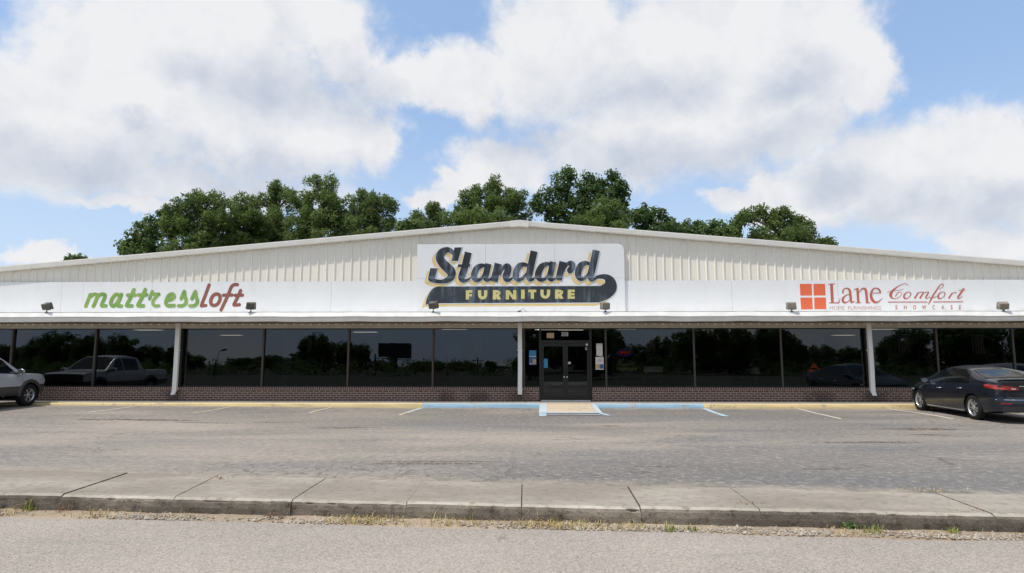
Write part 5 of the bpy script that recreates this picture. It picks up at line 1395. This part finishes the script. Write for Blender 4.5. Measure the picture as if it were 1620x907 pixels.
def leaf_quads(C, rad, k, size, rg):
    n = len(C)
    d = unit(rg.normal(size=(n, k, 3))); p = C[:, None] + d * rad[:, None, None] * rg.uniform(.25, 1.0, (n, k, 1)) ** .6
    nrm = unit(d * 1.0 + rg.normal(size=(n, k, 3)) * .45 + np.array([-.05, -.05, .35])); u = unit(np.cross(nrm, rg.normal(size=(n, k, 3)))); v = np.cross(nrm, u)
    s = size * rg.uniform(.6, 1.35, (n, k, 1))
    return np.stack([p - u * s, p - v * s * .6, p + u * s, p + v * s * .6], 2).reshape(-1, 4, 3)
def lobe_centres(lobes, Y, per, rg, pr):
    """twig clumps spread through ellipsoids outlined in the photograph, at their own depth"""
    Cs, Rd = [], []
    for (cx, cy, rx, ry) in lobes:
        c = onY(cx, cy, Y); a = abs(onY(cx + rx, cy, Y)[0] - c[0]); h_ = abs(onY(cx, cy - ry, Y)[2] - c[2])
        dep = (a + h_) * .5
        n = max(5, int(per * (a * h_ + a * dep + h_ * dep) / 3))
        d = unit(rg.normal(size=(n, 3))); r = rg.uniform(.12, 1, (n, 1)) ** .55
        q = c + d * r * np.array([a, dep, h_]) * .98
        Cs.append(q); Rd.append(pr * rg.uniform(.65, 1.3, n))
    return np.vstack(Cs), np.concatenate(Rd)
def tree(kind, lobes, Y, label, group, seed, per=2.2, base=.45):
    rg = np.random.default_rng(seed)
    C, rd = lobe_centres(lobes, Y, per, rg, .72 if kind == 'pine' else .70)
    lo = C[:, 2].min(); cx = C[:, 0].mean(); top = C[:, 2].max(); wd = max(1.2, np.ptp(C[:, 0]) / 2)
    # lower crown hidden by the roof
    hb_ = max(2.5, lo * base); n = int(50 * min(wd, 4))
    zz_ = rg.uniform(hb_, lo + .6, n); aa = rg.uniform(0, 2 * math.pi, n); r_ = wd * .85 * np.sqrt(rg.uniform(.05, 1, n)) * (1 - .25 * (lo - zz_) / (lo - hb_ + .1))
    C2 = np.stack([cx + r_ * np.cos(aa), Y + r_ * np.sin(aa), zz_], 1)
    Ca = np.vstack([C, C2]); ra = np.concatenate([rd, rg.uniform(.6, .9, n)])
    root = empty('pine_tree' if kind == 'pine' else 'leafy_tree', (cx, Y, -.22)); tag(root, label, 'tree', group)
    off = np.array([cx, Y, -.22])
    if kind == 'pine': co = pine_puffs(Ca - off, ra, 170, rg); tri_mesh('crown', co, 3, M['pine'], root)
    else: co = leaf_quads(Ca - off, ra, 54, .19, rg); tri_mesh('crown', co, 4, M['leafd' if kind == 'deep' else 'leaf'], root)
    b = MB(); h_ = top + .22
    tw = max(.12, min(.34, h_ * .016))
    bend = rg.normal(size=2) * .25
    tp = [(bend[0] * t * t, bend[1] * t * t, h_ * .93 * t) for t in np.linspace(0, 1, 9)]
    b.tube(tp, [tw * (1.25 if i == 0 else 1) * (1 - .85 * i / 8) for i in range(9)], 9)
    idx = rg.choice(len(C), min(len(C), 26), replace=False)
    for i in idx:
        q = C[i] - off; zt = max(hb_, q[2] - .35 * math.hypot(q[0], q[1]) - .8) / (h_ * .93); zt = min(.97, max(.25, zt))
        s_ = np.array([bend[0] * zt * zt, bend[1] * zt * zt, h_ * .93 * zt]); m1 = s_ * .45 + q * .55 + np.array([0, 0, .25])
        b.tube([s_, m1, q], [tw * .33, tw * .2, tw * .06], 6)
    b.build('trunk', M['bark'], root, True)
    return root
BK = 'trees behind the store'
TREES = [
 ('leaf', [(200, 392, 16, 12), (222, 376, 22, 18), (240, 358, 20, 20), (256, 342, 17, 15), (235, 385, 30, 16), (208, 384, 14, 10)], 44, 'low leafy tree at the left end of the tree line, sloping down to the roof'),
 ('pine', [(322, 326, 36, 22), (290, 348, 34, 26), (345, 350, 34, 28), (310, 372, 48, 25), (270, 365, 18, 22)], 38, 'broad round topped pine second from the left end behind the roof'),
 ('pine', [(385, 324, 24, 18), (402, 345, 34, 24), (370, 350, 30, 26), (395, 372, 44, 22)], 41, 'lower pine between the broad left pine and the narrow pointed pine'),
 ('pine', [(436, 293, 12, 12), (434, 310, 18, 14), (418, 322, 16, 14), (455, 316, 12, 16), (440, 345, 30, 22), (430, 368, 36, 18)], 44, 'narrow pointed pine top rising left of the tallest left pine'),
 ('pine', [(506, 302, 34, 20), (478, 318, 22, 18), (532, 322, 26, 22), (505, 345, 46, 28), (480, 368, 40, 18), (545, 355, 22, 22)], 37, 'tallest and roundest pine of the left group'),
 ('pine', [(572, 322, 22, 18), (592, 318, 12, 14), (610, 326, 13, 17), (596, 345, 28, 22), (562, 350, 34, 20), (614, 352, 10, 14), (580, 366, 30, 10)], 43, 'dark pine at the right end of the left group'),
 ('leaf', [(636, 360, 12, 8), (655, 356, 14, 9)], 40, 'low green bush top in the gap between the left and middle trees'),
 ('pine', [(682, 330, 19, 14), (664, 346, 16, 10), (694, 346, 14, 14), (675, 358, 28, 8)], 45, 'small dark pine standing alone left of the big sign'),
 ('pine', [(722, 350, 24, 10), (755, 352, 36, 9), (790, 349, 24, 8)], 35, 'low bright pine just over the roof above the left of the big sign'),
 ('pine', [(782, 301, 24, 16), (748, 312, 24, 16), (738, 332, 20, 16), (815, 318, 22, 18), (782, 328, 46, 24), (826, 338, 14, 14)], 42, 'rounded pine left of the roof peak'),
 ('deep', [(898, 283, 22, 14), (885, 302, 24, 18), (938, 287, 20, 13), (968, 290, 24, 16), (980, 308, 18, 22), (930, 318, 54, 30), (862, 322, 22, 18), (850, 316, 13, 9), (905, 340, 50, 18), (988, 335, 12, 20)], 46, 'tallest tree of all, a dark broadleaf right of the roof peak'),
 ('pine', [(966, 336, 32, 18), (945, 346, 24, 12), (988, 348, 20, 12), (920, 352, 20, 7)], 36, 'bright green pine in front of the tallest dark broadleaf'),
 ('deep', [(1018, 332, 15, 11), (1032, 342, 20, 14), (1050, 352, 20, 10), (1015, 350, 16, 14), (1063, 358, 12, 8), (1003, 348, 14, 13), (1074, 364, 12, 7)], 44, 'dark broadleaf tree sloping down right of the tallest tree'),
 ('deep', [(1096, 356, 15, 8), (1082, 362, 10, 5), (1106, 362, 10, 6), (1084, 366, 14, 6), (1116, 366, 12, 6)], 50, 'small dark tree top over the roof between two gaps of sky'),
 ('leaf', [(1138, 356, 14, 10), (1125, 364, 12, 7), (1158, 364, 18, 10), (1170, 352, 10, 10), (1122, 368, 16, 7), (1150, 372, 20, 8)], 41, 'low leafy tree at the left foot of the open pine on the right'),
 ('pine', [(1226, 332, 26, 11), (1190, 340, 24, 11), (1176, 352, 18, 10), (1240, 346, 22, 10), (1214, 355, 18, 8), (1262, 350, 10, 8), (1266, 362, 18, 9), (1276, 376, 14, 8), (1245, 376, 24, 9), (1200, 372, 26, 9), (1250, 362, 8, 6)], 39, 'open pine with bare limbs showing at the right end of the tree line'),
 ('leaf', [(1299, 386, 10, 4), (1306, 389, 6, 3)], 42, 'tiny leafy tree top over the roof right of the open pine'),
 ('leaf', [(112, 412, 6, 4), (118, 416, 8, 4)], 45, 'tiny tree top over the far left of the roof')]
for i, (k, lb, Y, lab) in enumerate(TREES): tree(k, lb, Y, lab, BK, 100 + i, per=(3.2 if i == 15 else 7.5))

# ------------------------------------------------------------------ across the street: seen as reflections in the shop windows
def mirror(px, py, k):
    """the real place, k metres in front of the shop, whose reflection the window shows at px, py"""
    q = onY(px, py, 0.0); d = q - CAM; n_ = np.array([-.0105, -1.0, .008]); n_ /= np.linalg.norm(n_)
    r_ = d - 2 * d.dot(n_) * n_; p = q + r_ * (k / -r_[1])
    return p[0], -float(k), p[2]
rg = np.random.default_rng(5)
n = 260; d = unit(rg.normal(size=(n, 3))); r = rg.uniform(.2, 1, (n, 1)) ** .5
Cn = d * r * np.array([.40, .40, .46]) + np.array([0, 0, .50]); Cn[:, 0] *= 1 + .25 * np.sin(Cn[:, 2] * 9)
co = leaf_quads(Cn, np.full(n, .085), 34, .026, rg)
proto = empty('leafy_tree'); tri_mesh('crown', co, 4, M['leafd'], proto)
b = MB(); b.tube([(0, 0, 0), (.01, 0, .3), (0, .01, .6), (0, 0, .9)], [.035, .026, .018, .004], 8); b.build('trunk', M['bark'], proto, True)
FAR = [(15, 545, 34, 120), (48, 533, 26, 110), (95, 524, 40, 100), (150, 530, 30, 95), (190, 528, 30, 115), (235, 546, 32, 120), (270, 550, 24, 110), (310, 562, 22, 150), (380, 566, 34, 150), (430, 562, 34, 170),
       (470, 556, 24, 120), (505, 529, 34, 95), (545, 540, 26, 105), (575, 545, 22, 115), (605, 572, 18, 160), (618, 560, 10, 140), (668, 576, 26, 150), (690, 575, 20, 160), (730, 582, 30, 170), (775, 578, 12, 150), (800, 584, 30, 180),
       (842, 512, 34, 48), (905, 500, 60, 52), (955, 515, 40, 50), (1010, 545, 36, 110), (1048, 534, 34, 95), (1090, 520, 46, 85), (1150, 512, 50, 80), (1215, 514, 44, 88), (1262, 530, 26, 100), (1300, 545, 34, 120), (1350, 548, 34, 125),
       (1395, 536, 24, 100), (1440, 516, 40, 85), (1500, 508, 50, 80), (1560, 505, 50, 85), (1612, 510, 40, 90)]
for i, (px, py, hw, k) in enumerate(FAR):
    x, y, zt = mirror(px, py, k); x2, _, _ = mirror(px + hw, py, k); wd = abs(x2 - x)
    o = proto if i == 0 else copy_tree(proto)
    o.location = (x, y + rg.uniform(-3, 3), -.22); o.rotation_euler.z = rg.uniform(0, 6.28)
    hgt = max(3.0, zt + .25); o.scale = (wd / .50, wd / .50, hgt * 1.02)
    tag(o, 'dark tree across the street, seen only as a reflection in the shop windows', 'tree', 'trees across the street')
# hedge of far scrub closing the horizon
xs_ = np.arange(-190, 190, 1.1)
Cf = np.stack([xs_ + rg.uniform(-1, 1, len(xs_)), np.full(len(xs_), -80.) + rg.uniform(-4, 4, len(xs_)), rg.uniform(.1, 1.9, len(xs_))], 1)
Cf = np.vstack([Cf, Cf + np.array([1.1, 1.5, -.6])])
tag(tri_mesh('far_scrub', leaf_quads(Cf, np.full(len(Cf), 1.2), 70, .17, rg), 4, M['leafd']), 'low scrub along the far side of the land across the street', 'scrub', kind='stuff')
x0, y0, z1 = mirror(600, 544, 118); x1, _, z0 = mirror(650, 566, 118)
bb_ = tag(empty('billboard', ((x0 + x1) / 2, y0, -.22)), 'dark billboard on a single post across the street, reflected in a window', 'billboard')
hw = (x1 - x0) / 2; bm1 = MB(); bm1.box(-hw, hw, -.3, .3, z0 + .22, z1 + .22); bm1.build('panel', plain('billboard_back', (.03, .035, .04), .7), bb_)
bm1 = MB(); bm1.tube([(0, -.6, 0), (0, -.6, z1 - .4)], .35, 12); bm1.build('post', M['bronze'], bb_)
bm1 = MB(); bm1.box(-hw - .2, hw + .2, .3, 1.2, z0 - .15, z0); bm1.build('catwalk', M['bronze'], bb_)
for (px, py, k, lab, arm) in ((595, 561, 90, 'utility pole across the street reflected left of the billboard', 0), (755, 566, 95, 'utility pole with transformer across the street reflected left of the middle downspout', 1), (742, 582, 130, 'small cross armed utility pole across the street in the window reflection', 1)):
    x, y, zt = mirror(px, py, k); r = tag(empty('utility_pole', (x, y, -.22)), lab, 'utility pole')
    b = MB(); b.tube([(0, 0, 0), (0, 0, zt + .22)], [.19, .12], 8); b.build('pole', M['wood'], r)
    if arm:
        b = MB(); b.box(-1.2, 1.2, -.06, .06, zt - .35, zt - .2); b.build('crossarm', M['wood'], r)
        b = MB(); b.tube([(.45, .0, zt - 1.6), (.45, 0, zt - .7)], .28, 10); b.build('transformer', M['grey_p'], r)
x, y, zt = mirror(657, 573, 85); r = tag(empty('street_lamp', (x, y, -.22)), 'dark parking lot lamp across the street reflected right of the billboard', 'street lamp')
b = MB(); b.tube([(0, 0, 0), (0, 0, zt)], [.1, .07], 8); b.build('pole', M['bronze'], r); b = MB(); b.box(-.75, .75, -.35, .35, zt, zt + .25); b.build('lamp_head', M['bronze'], r)
x, y, zt = mirror(341, 554, 60); r = tag(empty('street_lamp', (x, y, -.22)), 'lean curved lamp across the street reflected in the window left of the tree reflection', 'street lamp')
b = MB(); b.tube([(0, 0, 0), (.1, 0, zt * .6), (.5, 0, zt), (1.0, 0, zt + .2)], [.09, .08, .06, .05], 8); b.build('pole', M['bronze'], r); b = MB(); b.tube([(.9, 0, zt + .18), (1.5, 0, zt + .3)], [.14, .10], 8); b.build('lamp_head', M['bronze'], r)
# low pale building far across
x0, y0, z1 = mirror(762, 577, 150); x1, _, _ = mirror(812, 577, 150)
r = tag(empty('low_building', ((x0 + x1) / 2, y0, -.22)), 'low pale building far across the street in the window reflection', 'building')
hw = (x1 - x0) / 2; b = MB(); b.box(-hw, hw, -12, 0, 0, z1); b.build('wall', M['siding'], r)
b = MB(); b.prism([(-hw - .4, .3, z1 + .02), (-hw - .4, -12.3, z1 + .02), (-hw - .4, -6, z1 + 1.6)], (2 * hw + .8, 0, 0)); b.build('roof', M['roofm'], r)
b = MB(); b.box(-hw * .6, hw * .5, .002, .06, .8, z1 * .75); b.build('window', M['cardark'], r)
# orange road work sign by the street
x, y, zc = mirror(1289, 586.5, 17.5)
r = tag(empty('road_work_sign', (x, y, -.15)), 'orange diamond road work sign by the street, reflected in a window', 'road sign')
r.rotation_euler.z = R(72); zc += .15; hs = .52
b = MB(); b.prism([(0, 0, zc - hs), (hs, 0, zc), (0, 0, zc + hs), (-hs, 0, zc)], (0, .012, 0)); b.build('panel', plain('sign_orange', (.85, .16, .03), .5), r)
b = MB()
for (xa, xb, za_, zb_) in ((-.05, .05, -.26, .12), (-.26, .26, .08, .17), (.17, .25, -.12, .079)): b.box(xa, xb, .0125, .016, zc + za_, zc + zb_)
b.build('symbol', M['blackp'], r)
b = MB(); b.box(-.02, .02, -.03, -.005, .05, zc + .3)
for a in (.4, 2.74, -.4, -2.74): b.tube([(0, -.02, .12), (.5 * math.cos(a), -.02 + .5 * math.sin(a), .0)], .016, 6)
b.build('stand', M['alu'], r)

# ================================================================== verge: gravel, dry grass and weeds
rg = np.random.default_rng(11)
def verge_pt(n, lo=-.29, hi=.0):
    x = rg.uniform(-13, 13, n); return x, kerbY(x) + rg.uniform(lo, hi, n)
n = 9000; x, y = verge_pt(n); keep = (np.sin(x * 1.1) + np.sin(x * 2.7 + 1) + rg.normal(size=n) * .9 + .25 * x) > -.6; x, y = x[keep], y[keep]; n = len(x)
s = rg.uniform(.006, .022, n) * (1 + (rg.random(n) > .95) * .9)
oc = np.array([(1, 0, 0), (0, 1, 0), (-1, 0, 0), (0, -1, 0), (0, 0, .8), (0, 0, -.8)]); fc = [(0, 1, 4), (1, 2, 4), (2, 3, 4), (3, 0, 4), (1, 0, 5), (2, 1, 5), (3, 2, 5), (0, 3, 5)]
V = oc[None] * s[:, None, None] * rg.uniform(.6, 1.2, (n, 6, 1)); a = rg.uniform(0, 6.28, n)
V = np.stack([V[..., 0] * np.cos(a)[:, None] - V[..., 1] * np.sin(a)[:, None], V[..., 0] * np.sin(a)[:, None] + V[..., 1] * np.cos(a)[:, None], V[..., 2]], -1)
V += np.stack([x, y, np.full(n, -.18)], -1)[:, None]
def mk_gravel():
    m_, t, b = newmat('gravel'); g = t.n('ShaderNodeNewGeometry').outputs['Random Per Island']
    t.set(b.inputs['Base Color'], t.mix(g, (.17, .14, .105), (.46, .42, .36))); b.inputs['Roughness'].default_value = .9; return m_
me = bpy.data.meshes.new('gravel'); me.from_pydata(V.reshape(-1, 3).tolist(), [], [tuple(q + 6 * i for q in f) for i in range(n) for f in fc]); me.materials.append(mk_gravel())
go = bpy.data.objects.new('gravel', me); COL.objects.link(go); tag(go, 'pale gravel and grit lying along the foot of the street kerb', 'gravel', kind='stuff')
def mk_grass(name, cols):
    m_, t, b = newmat(name); g = t.n('ShaderNodeNewGeometry').outputs['Random Per Island']
    rp = t.n('ShaderNodeValToRGB'); t.set(rp.inputs[0], g); e_ = rp.color_ramp.elements
    while len(e_) < len(cols): e_.new(.5)
    for i, c in enumerate(cols): e_[i].position = i / (len(cols) - 1); e_[i].color = (*c, 1)
    t.set(b.inputs['Base Color'], rp.outputs[0]); b.inputs['Roughness'].default_value = .8; return m_
M['dry'] = mk_grass('dry_grass', [(.50, .38, .17), (.42, .30, .13), (.56, .45, .24), (.33, .20, .09), (.30, .31, .09), (.52, .42, .20)])
M['greeng'] = mk_grass('green_weed', [(.16, .21, .055), (.24, .27, .07), (.34, .32, .10), (.20, .24, .06)])
M['brownw'] = mk_grass('brown_weed', [(.26, .12, .06), (.20, .10, .055), (.33, .19, .09)])
M['leafw'] = mk_grass('leafy_weed', [(.07, .13, .03), (.10, .17, .04), (.13, .19, .05)])
def blades(x, y, z, hgt, wid, lean, rg):
    n = len(x); a = rg.uniform(0, 6.28, n); d = np.stack([np.cos(a), np.sin(a), np.zeros(n)], 1); sd_ = np.stack([-np.sin(a), np.cos(a), np.zeros(n)], 1)
    b0 = np.stack([x, y, z], 1); h = hgt[:, None]; l = lean[:, None]; w_ = wid[:, None]
    m1 = b0 + np.array([0, 0, 1]) * h * .6 + d * h * l * .35; tip = b0 + np.array([0, 0, 1]) * h * (1 - .35 * l) + d * h * l
    return np.concatenate([np.stack([b0 - sd_ * w_, b0 + sd_ * w_, m1 + sd_ * w_ * .7, m1 - sd_ * w_ * .7], 1), np.stack([m1 - sd_ * w_ * .7, m1 + sd_ * w_ * .7, tip + sd_ * w_ * .1, tip - sd_ * w_ * .1], 1)])
n = 26000; x, y = verge_pt(n, -.28, -.005)
dn = np.sin(x * .9 + 2) + np.sin(x * 2.3) * .8 + np.sin(x * 5.7) * .6 + rg.normal(size=n) * .7; keep = dn > 1.0; x, y = x[keep], y[keep]; n = len(x)
tri = blades(x, y, np.full(n, -.19), rg.uniform(.02, .09, n) * (1 + (rg.random(n) > .96) * 1.0), rg.uniform(.003, .006, n), rg.uniform(.2, 1.1, n), rg)
tag(tri_mesh('dry_grass', tri, 4, M['dry']), 'dry straw coloured grass growing in patches between kerb and street', 'grass', kind='stuff')
# single weeds and tufts
WD = [(47, 805, .20, 'g', 'yellow green grass tuft at the left end of the kerb'), (68, 800, .13, 'b', 'reddish brown dry weed leaning on the kerb near the left end'), (136, 798, .26, 'g', 'tall pale grass tuft standing against the kerb between the first joints on the left'),
      (100, 806, .14, 'b', 'small brown stalk weed right of the reddish leaning weed'), (414, 806, .20, 'b', 'brown dry stalks beside the leafy green weed'), (434, 804, .17, 'l', 'leafy green weed at the kerb foot left of the middle'),
      (431, 817, .07, 'b', 'dark brown clump at the street edge below the leafy green weed'), (561, 813, .15, 'g', 'short grass tuft at the kerb left of the middle joint'), (746, 819, .24, 'g', 'upright grass tuft at the kerb left of the centre joint'),
      (884, 823, .12, 'g', 'small grass tuft right of the centre joint'), (1060, 837, .12, 'g', 'green grass clump at the street edge right of the dark stained joint'), (1040, 822, .07, 'b', 'low brown mat of weed against the kerb right of the dark stained joint'),
      (1169, 825, .13, 'l', 'small leafy green weed at the kerb on the right'), (1094, 836, .09, 'g', 'dry yellow clump of grass on the gravel right of the green clump'), (1345, 834, .08, 'l', 'low green weed on the gravel at the right'),
      (1385, 839, .12, 'g', 'yellow grass tuft on the gravel left of the brown stalks'), (1538, 832, .26, 'b', 'tall thin brown stalks at the kerb near the right end'), (1508, 841, .09, 'g', 'low grass tuft left of the tall brown stalks'), (1600, 838, .14, 'g', 'grass tuft at the right end of the kerb'),
      (1185, 796.5, .05, 'b', 'flat brown weed growing from a joint on the concrete strip'), (348, 756, .05, 'b', 'tiny brown weed in the back of a joint on the left of the concrete strip'), (1478, 776, .06, 'd', 'dry grass patch at the back edge of the concrete strip on the right')]
for i, (px, py, h_, k, lab) in enumerate(WD):
    on = py < 797 and px > 900 or py < 770
    q = onZ(px, py + 2, 0.0 if on else -.17); rw = np.random.default_rng(300 + i)
    r = tag(empty('weed', (q[0], q[1], .004 if on else -.185)), lab, 'weed', 'weeds along the kerb')
    nb = {'g': 46, 'b': 22, 'l': 30, 'd': 60}[k]; sp = {'g': .045, 'b': .06, 'l': .05, 'd': .12}[k] * (1.6 if on else 1)
    x, y = rw.normal(size=nb) * sp, rw.normal(size=nb) * sp * .5
    if k == 'l':
        b = blades(x, y, np.zeros(nb), h_ * rw.uniform(.5, 1, nb), np.full(nb, .002), rw.uniform(.1, .6, nb), rw)
        tri_mesh('stem', b, 4, M['leafw'], r)
        C = np.stack([x * 1.2, y * 1.2, rw.uniform(.02, h_, nb)], 1); tri_mesh('leaves', leaf_quads(C, np.full(nb, .03), 5, .016, rw), 4, M['leafw'], r)
    else:
        hh = h_ * rw.uniform(.4, 1.05, nb)
        tri_mesh('blades', blades(x, y, np.zeros(nb), hh, rw.uniform(.003, .005, nb), rw.uniform(.05, .6 if not on else 1.2, nb), rw), 4, M[{'g': 'greeng', 'b': 'brownw', 'd': 'dry'}[k]], r)
        if k == 'b' and not on:
            C = np.stack([x, y, hh * .85], 1); tri_mesh('seed_heads', leaf_quads(C, np.full(nb, .012), 5, .006, rw), 4, M['brownw'], r)
